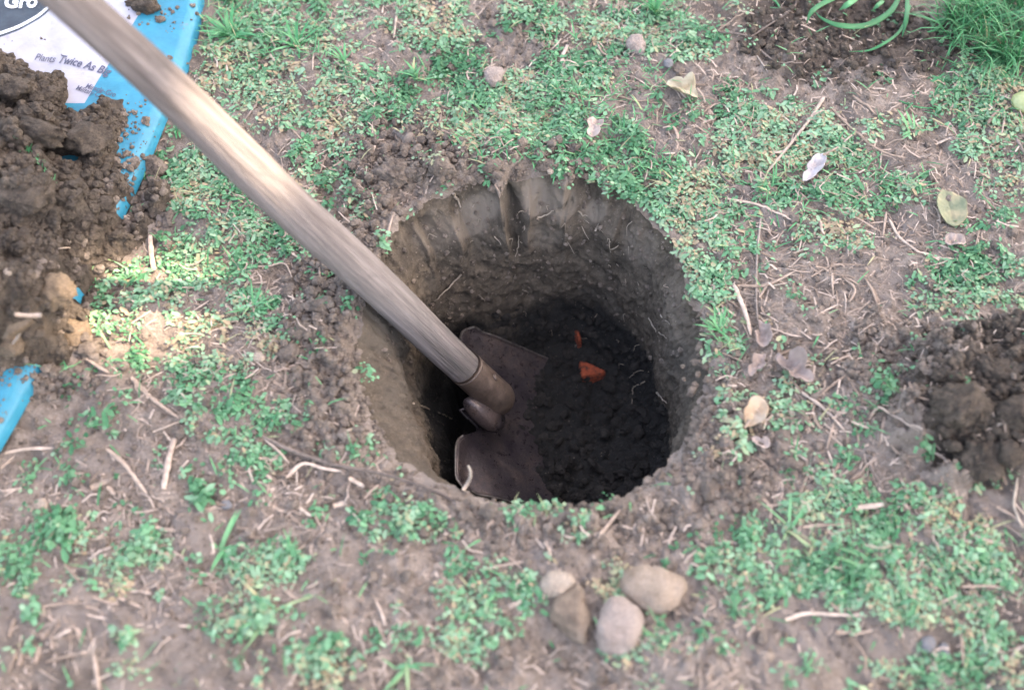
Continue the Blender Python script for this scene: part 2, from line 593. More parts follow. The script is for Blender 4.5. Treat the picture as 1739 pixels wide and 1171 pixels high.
def ground_z(x, y):
    x = np.asarray(x, float)
    y = np.asarray(y, float)
    px, py = project(x, y)
    z = 0.016 * fbm(x * 6, y * 6, 3, 1) + 0.008 * fbm(x * 32, y * 32, 3, 2) + 0.0042 * fbm(x * 130, y * 130, 3, 4, 0.65)
    nz = shifted((x, y), 8)
    cz = blobs(px, py, CRUMB, nz, 0.6)
    d1, i1 = cells(x * 70, y * 70, 1)
    d2, i2 = cells(x * 150 + 3, y * 150, 2)
    lump = np.maximum(0, 1 - (d1 / 0.62) ** 2) * 0.008 * (i1 > 0.35) * (0.4 + i1) + np.maximum(0, 1 - (d2 / 0.62) ** 2) * 0.004 * (i2 > 0.3)
    z = z + cz * lump + (1 - cz) * 0.0012 * np.maximum(0, 1 - (d2 / 0.6) ** 2) * (i2 > 0.55)
    # low mound of diggings on the right
    z = z + 0.030 * blobs(px, py, [(1690, 680, 170, 130, 1)], nz, 0.4)
    th = np.arctan2(y - HC[1], x - HC[0])
    s = np.hypot(x - HC[0], y - HC[1]) - rim_r(th)
    z = z * smooth(-0.002, 0.02, s) * 1.0 + 0.004 * np.exp(-(s / 0.03) ** 2) * cz
    # rounded, trodden lip: wide to the lower left and right, narrow elsewhere
    bw = 0.010 + 0.030 * np.exp(-((np.angle(np.exp(1j * (th - math.radians(212)))) / 0.75) ** 2)) + 0.020 * np.exp(-((np.angle(np.exp(1j * (th + math.radians(25)))) / 0.6) ** 2))
    z = z - 0.55 * bw * np.clip(1 - np.maximum(s, 0) / bw, 0, 1) ** 2
    # bag presses the soil flat
    r = np.hypot(x, y)
    return z * np.where(r > 3, 1.0, 1.0)


# ------------------------------------------------------------------ ground and hole
NA = 900
TH = np.linspace(-np.pi, np.pi, NA, endpoint=False)
srings = [0.0]
step = 0.0016
while srings[-1] < 0.95:
    srings.append(srings[-1] + step)
    step = min(step * 1.012, 0.0048)
while srings[-1] < 45:
    srings.append(srings[-1] * 1.17 + 0.002)
srings = np.array(srings)
R0 = rim_r(TH)
_k = np.hanning(75)
_k /= _k.sum()
RS = np.convolve(np.concatenate([R0[-80:], R0, R0[:80]]), _k, 'same')[80:-80]       # the wall below is smoother than the lip
R0 = R0 + 0.009 * fbm(np.cos(TH) * 5, np.sin(TH) * 5, 5, 33, 0.68)
fade = np.exp(-srings / 0.35)
RG = (R0[None, :] * fade[:, None] + R0.mean() * (1 - fade[:, None])) + srings[:, None]
X = HC[0] + RG * np.cos(TH)[None, :]
Y = HC[1] + RG * np.sin(TH)[None, :]
jx = 0.0006 * fbm(X * 300, Y * 300, 1, 55)
Z = ground_z(X, Y)
nr = len(srings)


def ring_faces(n0, nrings, flip=False):
    i = np.arange(nrings - 1)[:, None] * NA + n0
    j = np.arange(NA)[None, :]
    k = (j + 1) % NA
    F = np.stack([i + j, i + NA + j, i + NA + k, i + k], -1).reshape(-1, 4)
    return F[:, ::-1] if flip else F


gpx, gpy = project(X, Y)
moist = blobs(gpx, gpy, MOIST, shifted((X, Y), 31), 0.7)
ground = obj('ground', np.stack([X, Y, Z], -1).reshape(-1, 3), [ring_faces(0, nr)[:, ::-1]], M['soil'], tint=moist.ravel(), recentre=False)
tag(ground, 'trodden pinkish brown garden soil around the hole', kind='structure')
ground.data.flip_normals() if ground.data.polygons[0].normal.z < 0 else None

# hole: walls then floor
NWALL, NFLOOR = 120, 60
H = 0.232
zr = Z[0]
ang = np.degrees(TH) % 360
left = np.exp(-((np.angle(np.exp(1j * (TH - math.radians(190)))) / 0.9) ** 2))
far = np.exp(-((np.angle(np.exp(1j * (TH - math.radians(95)))) / 0.85) ** 2))
CUTS = np.array([-40, 20, 38, 55, 62, 79, 91, 99, 117, 129, 150, 171, 200, 400.0])
CAMP = np.array([.0, .1, .3, .1, .8, .3, 1.0, .7, .8, .3, .1, .1, .0, .0])
HV = []
tw = np.linspace(0, 1, NWALL)
for t in tw:
    depth = H * t
    inward = 0.007 * smooth(0, 0.2, t) + 0.010 * t + 0.012 * smooth(0.80, 1.0, t) + left * (0.022 * smooth(0, 0.3, t) + 0.030 * t)
    # spade cuts on the far wall: shallow vertical flutes with sharp ridges
    tw_ang = ang + 4 * t + 2.0 * fbm(ang * 0.2, np.full(NA, t * 9), 2, 47)
    ph = np.interp(tw_ang, CUTS, np.arange(len(CUTS)))
    pf = ph % 1.0
    ci = np.clip(ph.astype(int), 0, len(CUTS) - 1)
    saw = np.where(pf < 0.72, pf / 0.72, (1 - pf) / 0.28)
    flute = 0.052 * CAMP[ci] * (0.55 - saw) * (0.8 + 0.6 * fbm(ang * 0.05, np.full(NA, t * 4), 2, 46)) * far * np.exp(-(t / 0.24) ** 2) * smooth(0.0, 0.10, t)
    ph2 = ang / 31.0 + 0.3
    flute2 = 0.006 * (np.abs((ph2 % 1.0) - 0.5) * 2 - 0.5) * np.exp(-((t - 0.45) / 0.5) ** 2)
    arc = TH * 0.16
    rough = 0.007 * fbm(arc * 20 + depth * 7, np.full(NA, depth * 18) - arc * 5, 3, 40) + 0.0038 * fbm(arc * 90, np.full(NA, depth * 90), 3, 41) + 0.0025 * fbm(arc * 300, np.full(NA, depth * 300), 2, 42)
    dd, di = cells(arc * 60, np.full(NA, depth * 60), 12)
    pit = -0.006 * np.maximum(0, 1 - (dd / 0.45) ** 2) * (di > 0.80)
    fadein = smooth(0.0, 0.06, t)
    ledge = 0.005 * np.maximum(0, fbm(arc * 20 + 4 + depth * 6, np.full(NA, depth * 18) + arc * 4, 3, 48)) * smooth(0.05, 0.2, t)
    inward = inward + 0.020 * far * smooth(0.0, 0.22, t)
    r = (R0 * (1 - smooth(0.0, 0.26, t)) + RS * smooth(0.0, 0.26, t)) - inward - (flute + flute2 + rough + ledge) * fadein - pit * fadein
    if t == 0:
        r = R0
    zz = zr * (1 - t) - depth
    HV.append(np.stack([HC[0] + r * np.cos(TH), HC[1] + r * np.sin(TH), zz], -1))
rb = np.hypot(HV[-1][:, 0] - HC[0], HV[-1][:, 1] - HC[1])
for k in range(1, NFLOOR + 1):
    q = 1 - k / NFLOOR
    q = q ** 0.8
    r = rb * q + 0.0004 * (k == NFLOOR)
    xx = HC[0] + r * np.cos(TH)
    yy = HC[1] + r * np.sin(TH)
    e = smooth(0, 0.25, 1 - q)
    d1, i1 = cells(xx * 55, yy * 55, 61)
    zz = -H - 0.012 * e + e * (0.014 * fbm(xx * 20, yy * 20, 3, 62) + 0.010 * np.maximum(0, 1 - (d1 / 0.6) ** 2) * i1 + 0.004 * fbm(xx * 110, yy * 110, 3, 63))
    zz = zz - 0.07 * e * smooth(-0.015, -0.06, xx)          # dug deeper behind the blade
    HV.append(np.stack([xx, yy, zz], -1))
HV = np.concatenate(HV)
HFc = ring_faces(0, NWALL + NFLOOR)
wpx, wpy = project(HV[:, 0], HV[:, 1], HV[:, 2])
smear = blobs(wpx, wpy, [(735, 395, 34, 34, .5), (815, 350, 34, 22, 1), (800, 385, 30, 26, .8), (905, 332, 22, 34, 1), (955, 340, 26, 32, .7), (1012, 362, 26, 18, .9), (915, 402, 34, 18, .7), (1090, 420, 30, 40, .5), (1150, 520, 20, 60, .4)],
              fbm(wpx * 0.03, wpy * 0.03, 4, 52), 0.5)
smear[NWALL * NA:] = 0
smear *= (HV[:, 1] > HC[1] - 0.05)
tcol = np.repeat(tw, NA)
acol = np.tile(TH, NWALL)
loose = np.concatenate([smooth(0.60, 0.86, tcol + 0.22 * fbm(acol * 4, tcol * 6, 4, 49)), np.ones(NFLOOR * NA)])          # shade painted dark over the loose floor and lower wall
hole = obj('hole', HV, [HFc], M['pit'], recentre=False, tint=loose, extra={'smear': smear})  # loose is the mask of the painted floor and lower wall shade
tag(hole, 'deep round hole freshly dug in the soil', kind='structure')
bvh = BVHTree.FromPolygons([tuple(v) for v in HV.tolist()], [tuple(f) for f in HFc.tolist()])


def inhole(px, py, lift=0.002):
    d = Vector(ray(px, py))
    hit = bvh.ray_cast(Vector(CAM), d)
    if hit[0] is None:
        return at(px, py)
    return np.array(hit[0] - d * lift)


class Lookup:
    """bilinear table of a height function near the hole"""
    def __init__(s, f, x0=-0.95, x1=0.95, y0=-0.6, y1=0.85, st=0.003):
        s.x0, s.y0, s.st = x0, y0, st
        xs, ys = np.arange(x0, x1, st), np.arange(y0, y1, st)
        s.T = f(*np.meshgrid(xs, ys))

    def __call__(s, x, y):
        x, y = np.asarray(x, float), np.asarray(y, float)
        fx = np.clip((x - s.x0) / s.st, 0, s.T.shape[1] - 1.001)
        fy = np.clip((y - s.y0) / s.st, 0, s.T.shape[0] - 1.001)
        i, j = fx.astype(int), fy.astype(int)
        u, v = fx - i, fy - j
        T = s.T
        return (T[j, i] * (1 - u) + T[j, i + 1] * u) * (1 - v) + (T[j + 1, i] * (1 - u) + T[j + 1, i + 1] * u) * v


quick_z = Lookup(ground_z)


def at(px, py, lift=0.0):
    """photo pixel -> point on the ground surface"""
    p = onplane(px, py, 0.0)
    for _ in range(3):
        z = float(quick_z(p[0], p[1]))
        p = onplane(px, py, z + lift)
    return p


PXM = DIST / FPX          # metres per photo pixel near the centre


def mpp(p):
    return float(np.dot(np.asarray(p) - CAM, FW)) / FPX


# ------------------------------------------------------------------ plastic bag
def bag_inset(x, y):
    return poly_sd(x, y, BAG_POLY)


def bag_z(x, y):
    d = np.maximum(poly_sd(np.asarray(x, float), np.asarray(y, float), BAG_POLY), 0)
    z = 0.013 * np.sqrt(np.clip(d / 0.012, 0, 1)) + 0.007 * fbm(x * 9, y * 9, 2, 90) * smooth(0, 0.05, d) + 0.004 * np.abs(fbm(x * 14 + 2 * y, y * 20, 2, 92)) * smooth(0, 0.03, d) + 0.0018 * fbm(x * 30 + y * 14, y * 9, 2, 91)
    # a soft crease running in from the edge
    return z + 0.006


def build_bag():
    E = resample(BAG_EDGE, 0.006)
    nv = 70
    vv = np.concatenate([np.linspace(0, 0.02, 9)[:-1], np.linspace(0.02, 0.42, nv - 8)])
    GX = E[:, 0][:, None] - vv[None, :] * 0.94
    GY = E[:, 1][:, None] + vv[None, :] * 0.34 * 0
    GZ = bag_z(GX, GY)
    GZ[:, 0] = 0.001
    n, m = GX.shape
    V = np.stack([GX, GY, GZ], -1).reshape(-1, 3)
    i = np.arange(n - 1)[:, None] * m
    j = np.arange(m - 1)[None, :]
    F = np.stack([i + j, i + j + 1, i + m + j + 1, i + m + j], -1).reshape(-1, 4)
    m_, t, b = principled('printed_plastic')
    geo = nd(t, 'ShaderNodeNewGeometry')
    sep = nd(t, 'ShaderNodeSeparateXYZ')
    t.links.new(geo.outputs['Position'], sep.inputs[0])

    def math_(op, a, bb):
        q = nd(t, 'ShaderNodeMath', operation=op)
        for k, v in enumerate((a, bb)):
            if isinstance(v, (int, float)):
                q.inputs[k].default_value = v
            else:
                t.links.new(v, q.inputs[k])
        return q.outputs[0]
    # white label field: left of a straight line on the bag
    p0, p1 = onplane(262, 20), onplane(150, 205)
    nx, ny = (p1[1] - p0[1]), -(p1[0] - p0[0])
    ln = math.hypot(nx, ny)
    nx, ny = nx / ln, ny / ln
    s = math_('ADD', math_('MULTIPLY', sep.outputs[0], nx), math_('MULTIPLY', sep.outputs[1], ny))
    s = math_('SUBTRACT', s, nx * p0[0] + ny * p0[1])
    pin = onplane(60, 60)
    sgn = 1 if (nx * (pin[0] - p0[0]) + ny * (pin[1] - p0[1])) > 0 else -1
    white = math_('MULTIPLY', math_('GREATER_THAN', math_('MULTIPLY', s, sgn), 0.0), math_('GREATER_THAN', sep.outputs[1], float(onplane(60, 200)[1])))
    # dark disc with pale ring, upper left of the label
    cpx = onplane(-62, -78, 0.022)
    rad = float(np.linalg.norm(onplane(36, 42, 0.022)[:2] - cpx[:2]))
    dx = math_('SUBTRACT', sep.outputs[0], float(cpx[0]))
    dy = math_('SUBTRACT', sep.outputs[1], float(cpx[1]))
    dist = math_('SQRT', math_('ADD', math_('MULTIPLY', dx, dx), math_('MULTIPLY', dy, dy)), 0.0)
    disc = math_('LESS_THAN', dist, rad)
    ring = math_('MULTIPLY', math_('LESS_THAN', dist, rad * 0.975), math_('GREATER_THAN', dist, rad * 0.945))
    v = coords(t)
    nn = noise(t, v, 40, 5, 0.6)
    blue = ramp(t, nn, [(0.3, (0.006, 0.125, 0.195)), (0.6, (0.011, 0.165, 0.245)), (0.8, (0.03, 0.20, 0.27))])
    c = mixc(t, white, blue, ramp(t, nn, [(0.3, (0.26, 0.245, 0.285)), (0.7, (0.32, 0.305, 0.34))]))
    c = mixc(t, disc, c, ramp(t, nn, [(0.3, (0.012, 0.016, 0.024)), (0.7, (0.03, 0.042, 0.055))]))
    c = mixc(t, ring, c, (0.62, 0.62, 0.66))
    dirt = noise(t, v, 70, 7, 0.7)
    c = mixc(t, ramp(t, dirt, [(0.60, (0, 0, 0)), (0.74, (0.55,) * 3)]), c, (0.13, 0.10, 0.085))
    t.links.new(c, b.inputs['Base Color'])
    b.inputs['Roughness'].default_value = 0.42
    b.inputs['Specular IOR Level'].default_value = 0.35
    bump(t, b, noise(t, v, 26, 4, 0.5, 0.6), 0.35, 0.006)
    bag = obj('plastic_bag', V, [F], m_, recentre=True)
    if bag.data.polygons[len(F) // 2].normal.z < 0:
        bag.data.flip_normals()
    tag(bag, 'flattened blue and white plastic soil bag under the soil heap', 'bag')

    def ink(name, col):
        mm, tt, bb = principled(name)
        vv2 = coords(tt)
        cc = ramp(tt, noise(tt, vv2, 300, 3, 0.6), [(0.3, tuple(q * 0.75 for q in col)), (0.7, tuple(min(1, q * 1.25) for q in col))])
        tt.links.new(cc, bb.inputs['Base Color'])
        bb.inputs['Roughness'].default_value = 0.5
        return mm
    dark = ink('dark_ink', (0.045, 0.042, 0.075))
    pale = ink('pale_ink', (0.66, 0.66, 0.68))

    def text(body, name, a, bpx, mat, bold=0.0, fit=True, size=None):
        cu = bpy.data.curves.new('lettering', 'FONT')
        cu.body = body
        cu.offset = bold
        cu.resolution_u = 4
        to = bpy.data.objects.new('lettering', cu)
        C.objects.link(to)
        dg = bpy.context.evaluated_depsgraph_get()
        me = bpy.data.meshes.new_from_object(to.evaluated_get(dg))
        bpy.data.objects.remove(to)
        co = np.zeros(len(me.vertices) * 3, np.float32)
        me.vertices.foreach_get('co', co)
        co = co.reshape(-1, 3)
        A = onplane(*a, 0.018)
        B = onplane(*bpx, 0.018)
        ex = (B - A)[:2]
        wdt = co[:, 0].max()
        sc = np.linalg.norm(ex) / wdt
        ex = ex / np.linalg.norm(ex)
        ey = np.array([-ex[1], ex[0]])
        sy = sc * 1.35
        P = A[:2][None, :] + co[:, :1] * sc * ex[None, :] + co[:, 1:2] * sy * ey[None, :]
        z = bag_z(P[:, 0], P[:, 1]) + 0.0009
        loc = np.array(bag.location)
        co2 = np.stack([P[:, 0], P[:, 1], z], -1) - loc
        me.vertices.foreach_set('co', co2.astype(np.float32).ravel())
        me.materials.clear()
        me.materials.append(mat)
        me.name = name
        me.update()
        o = bpy.data.objects.new(name, me)
        C.objects.link(o)
        o.parent = bag
        o['label'] = 'printed line of lettering on the bag'
        return o
    text('Plants', 'lettering', (58, 103), (93, 109), dark, 0.0)
    text('Twice As Big', 'lettering', (98, 110), (186, 134), dark, 0.018)
    text('Miracle-Gro', 'lettering', (146, 155), (196, 169), dark, 0.006)
    text('Military Comp', 'lettering', (130, 158), (186, 176), dark, 0.006)
    text('le Gro', 'lettering', (-28, 14), (62, 11), pale, 0.03)
    return bag


bag = build_bag()

# ------------------------------------------------------------------ soil heap on the bag
HEAP_PX = [(-170, 100), (-60, 90), (10, 88), (35, 112), (62, 132), (112, 146), (116, 180), (120, 205), (150, 196), (176, 176), (214, 182), (226, 215), (206, 255), (204, 285),
           (216, 320), (206, 350), (214, 385), (246, 340), (272, 296), (292, 300), (286, 330), (252, 372), (224, 410), (196, 448), (152, 462), (146, 520), (138, 566),
           (116, 598), (84, 612), (60, 622), (20, 634), (-60, 650), (-170, 660)]
HEAP = np.array([onplane(a, b, 0.01)[:2] for a, b in HEAP_PX])
PEEK_PX = [(112, 280, 28, 18), (127, 492, 11, 10), (212, 352, 12, 26), (64, 160, 9, 7), (126, 292, 9, 6)]
PEEK = [(*onplane(a, b, 0.02)[:2], rx * PXM, ry * PXM * 1.15) for a, b, rx, ry in PEEK_PX]


def under_z(x, y):
    bz = np.where(poly_sd(x, y, BAG_POLY) > 0, bag_z(x, y), -1)
    return np.maximum(ground_z(x, y), bz)


def heap_h(x, y):
    d = poly_sd(x, y, HEAP) + 0.012 * fbm(x * 40, y * 40, 3, 70)
    h = 0.050 * np.clip(d / 0.11, 0, 1) ** 0.8 * (d > 0)
    h = h * (0.9 + 0.9 * fbm(x * 11, y * 11, 3, 71))
    d1, i1 = cells(x * 45, y * 45, 72)
    d2, i2 = cells(x * 110, y * 110, 73)
    d3, i3 = cells(x * 22 + 5, y * 22, 74)
    k = smooth(0, 0.02, d)
    h = h + k * (0.016 * np.maximum(0, 1 - (d3 / 0.6) ** 2) * (i3 > 0.45) + 0.010 * np.maximum(0, 1 - (d1 / 0.62) ** 2) * i1 + 0.005 * np.maximum(0, 1 - (d2 / 0.62) ** 2) * (i2 > 0.3)
                 + 0.003 * fbm(x * 160, y * 160, 2, 75))
    # step where a slab of turf soil leans against the pile
    px, py = project(x, y, 0.04)
    edge = (px - 20) * 0.75 - (py - 240) * 1.0
    h = h + 0.014 * smooth(8, -8, edge + 12 * fbm(x * 30, y * 30, 2, 78)) * (px < 105) * smooth(0, 0.03, d)
    for (cx, cy, rx, ry) in PEEK:
        q = np.sqrt(((x - cx) / rx) ** 2 + ((y - cy) / ry) ** 2) + 0.5 * fbm(x * 90, y * 90, 3, 79)
        h = h * smooth(0.7, 1.9, q) - 0.012 * (1 - smooth(0.6, 1.2, q))
    return np.where(d > 0, h, -0.02 * smooth(0, -0.01, d) - 0.001)


def build_heap():
    x0, x1 = HEAP[:, 0].min() - 0.02, HEAP[:, 0].max() + 0.02
    y0, y1 = HEAP[:, 1].min() - 0.02, HEAP[:, 1].max() + 0.02
    st = 0.0023
    xs = np.arange(x0, x1, st)
    ys = np.arange(y0, y1, st)
    GX, GY = np.meshgrid(xs, ys)
    hh = heap_h(GX, GY)
    GZ = under_z(GX, GY) + hh
    m = len(xs)
    i = np.arange(len(ys) - 1)[:, None] * m
    j = np.arange(m - 1)[None, :]
    F = np.stack([i + j, i + j + 1, i + m + j + 1, i + m + j], -1).reshape(-1, 4)
    keep = (hh.ravel()[F] > -0.006).any(1)
    F = F[keep]
    used = np.unique(F)
    remap = np.full(GX.size, -1)
    remap[used] = np.arange(len(used))
    V = np.stack([GX, GY, GZ], -1).reshape(-1, 3)[used]
    o = obj('soil_heap', V, [remap[F]], M['heap'])
    return tag(o, 'heap of dark crumbly dug soil piled on the blue bag', 'soil heap')


heap = build_heap()


def surf_z(x, y):
    x = np.asarray(x, float)
    y = np.asarray(y, float)
    return under_z(x, y) + np.maximum(heap_h(x, y), 0)


quick_surf = Lookup(surf_z)


def on_heap(px, py):
    p = onplane(px, py, 0.03)
    for _ in range(5):
        p = onplane(px, py, float(quick_surf(p[0], p[1])))
    return p


# ------------------------------------------------------------------ shovel
def build_shovel():
    c_hi = onplane(764, 552, -0.172)
    c_lo = onplane(752, 826, -0.172)
    W = c_hi - c_lo
    bw = np.linalg.norm(W) / 2
    W /= np.linalg.norm(W)
    a = math.radians(35)
    L = np.array([math.cos(a), 0.0, -math.sin(a)])
    L -= W * np.dot(L, W)
    L /= np.linalg.norm(L)
    N = np.cross(L, W)
    if N[2] < 0:
        N = -N
    O = (c_hi + c_lo) / 2
    # handle axis from two picture points; the far end is nearer the camera
    base = onplane(796, 630, -0.118)
    d = ray(127, 5)
    # pick the depth along that ray so that the handle rises at about 58 degrees
    best = None
    for tt in np.linspace(0.5, 1.4, 400):
        q = CAM + d * tt
        v = q - base
        el = math.degrees(math.atan2(v[2], math.hypot(v[0], v[1])))
        if best is None or abs(el - 57) < best[0]:
            best = (abs(el - 57), v / np.linalg.norm(v))
    D = best[1]
    root = empty('shovel', O)
    tag(root, 'long handled digging shovel with rusty blade standing in the hole', 'shovel')
    # --- blade: dished round-point sheet with thickness
    nu, nv = 46, 41
    U = np.linspace(0, 1, nu)
    S = np.linspace(-1, 1, nv)
    LEN = 0.27

    def mid(u, v):
        return 0.012 * (v / bw) ** 2 * smooth(0.0, 0.06, u) + 0.35 * (u - 0.07) ** 2 - 0.006 * np.exp(-(v / 0.02) ** 2) * smooth(0.14, 0.02, u)
    top, bot = [], []
    for u in U:
        for s in S:
            uu = u * LEN
            hw = bw * (1 - 0.10 * u) * np.sqrt(max(0.0, 1 - max(0.0, (u - 0.42) / 0.58) ** 2.2)) + 0.0015
            v = s * hw
            av = abs(v)
            # heart-shaped shoulders: notch at the neck, rounded outer corner
            ut = 0.010 + 0.030 * math.exp(-((av - 0.018) / 0.016) ** 2) * (1 if av > 0.018 else 1) + 0.012 * max(0, (av - bw * 0.84) / (bw * 0.16)) ** 2.6
            uu = ut + (LEN - ut) * u
            n = mid(np.array(uu), np.array(v)) + 0.005 * math.exp(-((uu - ut) / 0.008) ** 2) * (0.4 + av / bw)
            # little dents
            n += 0.0012 * float(fbm(np.array([uu * 30.0]), np.array([v * 30.0]), 2, 80)[0])
            p = O + L * uu + W * v + N * n
            top.append(p)
            bot.append(p - N * 0.0022)
    V = np.array(top + bot)
    F = []
    k = nu * nv
    for i in range(nu - 1):
        for j in range(nv - 1):
            a0 = i * nv + j
            F.append([a0, a0 + nv, a0 + nv + 1, a0 + 1])
            F.append([k + a0, k + a0 + 1, k + a0 + nv + 1, k + a0 + nv])
    for j in range(nv - 1):
        F.append([j, j + 1, k + j + 1, k + j])
        b0 = (nu - 1) * nv + j
        F.append([b0, k + b0, k + b0 + 1, b0 + 1])
    for i in range(nu - 1):
        a0 = i * nv
        F.append([a0, k + a0, k + a0 + nv, a0 + nv])
        a1 = i * nv + nv - 1
        F.append([a1, a1 + nv, k + a1 + nv, k + a1])
    # rusty, soil-filmed steel
    m, t, b = principled('rusty_steel')
    v = coords(t)
    n1 = noise(t, v, 28, 8, 0.65)
    c = ramp(t, n1, [(0.3, (0.033, 0.025, 0.033)), (0.5, (0.065, 0.051, 0.054)), (0.66, (0.120, 0.085, 0.076)), (0.8, (0.061, 0.076, 0.100))])
    sp = noise(t, v, 500, 4, 0.7)
    c = mixc(t, 0.6, c, ramp(t, sp, [(0.3, (0.5,) * 3), (0.55, (1,) * 3), (0.78, (1.7,) * 3)]), 'MULTIPLY')
    t.links.new(c, b.inputs['Base Color'])
    b.inputs['Metallic'].default_value = 0.5
    rr = ramp(t, noise(t, v, 140, 6, 0.7), [(0.38, (0.22,) * 3), (0.6, (0.62,) * 3)])
    t.links.new(rr, b.inputs['Roughness'])
    t.links.new(ramp(t, noise(t, v, 55, 6, 0.7), [(0.56, (0, 0, 0)), (0.62, (1, 1, 1))]), b.inputs['Coat Weight'])
    b.inputs['Coat Roughness'].default_value = 0.12
    bump(t, b, noise(t, v, 300, 6, 0.7), 0.4, 0.0015)
    M['steel'] = m
    blade = obj('blade', V, [np.array(F)], m, root)
    bm = bmesh.new()
    bm.from_mesh(blade.data)
    bmesh.ops.recalc_face_normals(bm, faces=bm.faces)
    bm.to_mesh(blade.data)
    bm.free()
    # worn bright edge down the side of the blade and over the shoulders
    m4, t, b = principled('worn_steel')
    v = coords(t)
    c = ramp(t, noise(t, v, 160, 6, 0.7), [(0.35, (0.06, 0.05, 0.05)), (0.6, (0.20, 0.175, 0.16))])
    t.links.new(c, b.inputs['Base Color'])
    b.inputs['Metallic'].default_value = 0.6
    b.inputs['Roughness'].default_value = 0.45
    Tp = np.array(top).reshape(nu, nv, 3)
    for line in (Tp[:, 0], Tp[:, -1], Tp[0, :nv // 2 - 6], Tp[0, nv // 2 + 7:]):
        g = Geo()
        Vt, a3, a4 = tube(line - N * 0.001, 0.0013, 6, 1.0, 0.3, 5)
        g.add(Vt, a3, a4)
        g.obj('worn_edge', m4, blade)
    # --- socket: tube bending from the handle into the blade, closed by a rounded nose
    m2, t, b = principled('rusty_socket')
    v = coords(t)
    n1 = noise(t, v, 60, 7, 0.65)
    c = ramp(t, n1, [(0.3, (0.045, 0.030, 0.024)), (0.5, (0.095, 0.066, 0.052)), (0.72, (0.175, 0.128, 0.104))])
    t.links.new(c, b.inputs['Base Color'])
    b.inputs['Metallic'].default_value = 0.25
    b.inputs['Roughness'].default_value = 0.55
    bump(t, b, noise(t, v, 350, 5, 0.7), 0.4, 0.001)
    rs = 0.0182
    A0 = base + D * 0.004
    A1 = base - D * 0.034
    path = resample(np.array([A0, A0 - D * 0.025, A0 - D * 0.05, A0 - D * 0.074 + L * 0.003]), 0.002)
    sarr = np.linspace(0, 1, len(path))
    rad = rs * (1 + 0.05 * sarr) * np.sqrt(np.clip(1 - np.clip((sarr - 0.70) / 0.30, 0, 1) ** 2.4, 0.01, 1))
    Vt, F3, F4 = tube(path, rad, 28, upref=tuple(W))
    g = Geo()
    g.add(Vt, F3, F4)
    sock = g.obj('socket', m2, root)
    # folded seam lip round the mouth of the socket
    Vr, F3, F4 = tube(np.array([A0 - D * 0.001, A0 + D * 0.0035]), rs + 0.0006, 28, upref=tuple(W))
    g = Geo()
    g.add(Vr, F3, F4)
    g.obj('socket_rim', m2, sock)
    # the two folds of sheet where the socket opens out into the shoulders
    for sgn in (-1, 1):
        Vp, Fp = ICO[4]
        q = Vp.copy()
        q[:, 2] = np.sign(q[:, 2]) * np.abs(q[:, 2]) ** 0.85
        cen = base - D * 0.043 + W * sgn * 0.017 - N * 0.013
        ax1 = -D * 0.8 + L * 0.6
        ax1 /= np.linalg.norm(ax1)
        ax2 = W * sgn - ax1 * np.dot(W * sgn, ax1)
        ax2 /= np.linalg.norm(ax2)
        ax3 = np.cross(ax1, ax2)
        P = cen + q[:, :1] * 0.029 * ax1 + q[:, 1:2] * (0.016 * (1 + 0.35 * q[:, :1])) * ax2 + q[:, 2:3] * 0.012 * ax3
        g = Geo()
        g.add(P, Fp)
        fold = g.obj('socket_fold', M['steel'], root)
        bmf = bmesh.new()
        bmf.from_mesh(fold.data)
        bmesh.ops.recalc_face_normals(bmf, faces=bmf.faces)
        bmf.to_mesh(fold.data)
        bmf.free()
    # rivet through the socket
    for sgn in (1,):
        rc = base - D * 0.022
        nrm = np.cross(D, W)
        nrm /= np.linalg.norm(nrm)
        if np.dot(nrm, CAM - rc) < 0:
            nrm = -nrm
        Vp, Fp = ICO[2]
        q = Vp * np.array([0.004, 0.004, 0.0022])
        zx = Vector(nrm).to_track_quat('Z', 'Y').to_matrix()
        q = q @ np.array(zx).T + rc + nrm * (rs + 0.0003)
        g = Geo()
        g.add(q, Fp)
        g.obj('rivet', m2, sock)
    # --- handle in its own frame so the grain follows it
    m3, t, b = principled('weathered_wood')
    v = coords(t, scale=(1, 1, 0.06))
    n1 = noise(t, v, 170, 6, 0.62, 0.3)
    c = ramp(t, n1, [(0.28, (0.076, 0.063, 0.058)), (0.5, (0.157, 0.129, 0.121)), (0.72, (0.232, 0.195, 0.182))])
    v2 = coords(t, scale=(1, 1, 0.35))
    n2 = noise(t, v2, 34, 6, 0.68, 0.8)
    c = mixc(t, ramp(t, n2, [(0.52, (0, 0, 0)), (0.68, (0.75,) * 3)]), c, (0.078, 0.070, 0.066))
    tcz = nd(t, 'ShaderNodeTexCoord')
    spz = nd(t, 'ShaderNodeSeparateXYZ')
    t.links.new(tcz.outputs['Object'], spz.inputs[0])
    mr = nd(t, 'ShaderNodeMapRange')
    for key, val in (('From Min', 0.02), ('From Max', 0.26), ('To Min', 0.95), ('To Max', 0.0)):
        mr.inputs[key].default_value = val
    t.links.new(spz.outputs[2], mr.inputs[0])
    c = mixc(t, mixc(t, 1.0, mr.outputs[0], ramp(t, noise(t, v2, 26, 5, 0.65, 1.0), [(0.38, (0.15,) * 3), (0.6, (1.0,) * 3)]), 'MULTIPLY'), c, (0.070, 0.066, 0.062))
    n3 = noise(t, v2, 12, 3, 0.5)
    c = mixc(t, ramp(t, n3, [(0.45, (0, 0, 0)), (0.7, (0.5,) * 3)]), c, (0.225, 0.187, 0.172))
    t.links.new(c, b.inputs['Base Color'])
    b.inputs['Roughness'].default_value = 0.9
    b.inputs['Specular IOR Level'].default_value = 0.12
    bump(t, b, noise(t, v, 400, 5, 0.6), 0.7, 0.003)
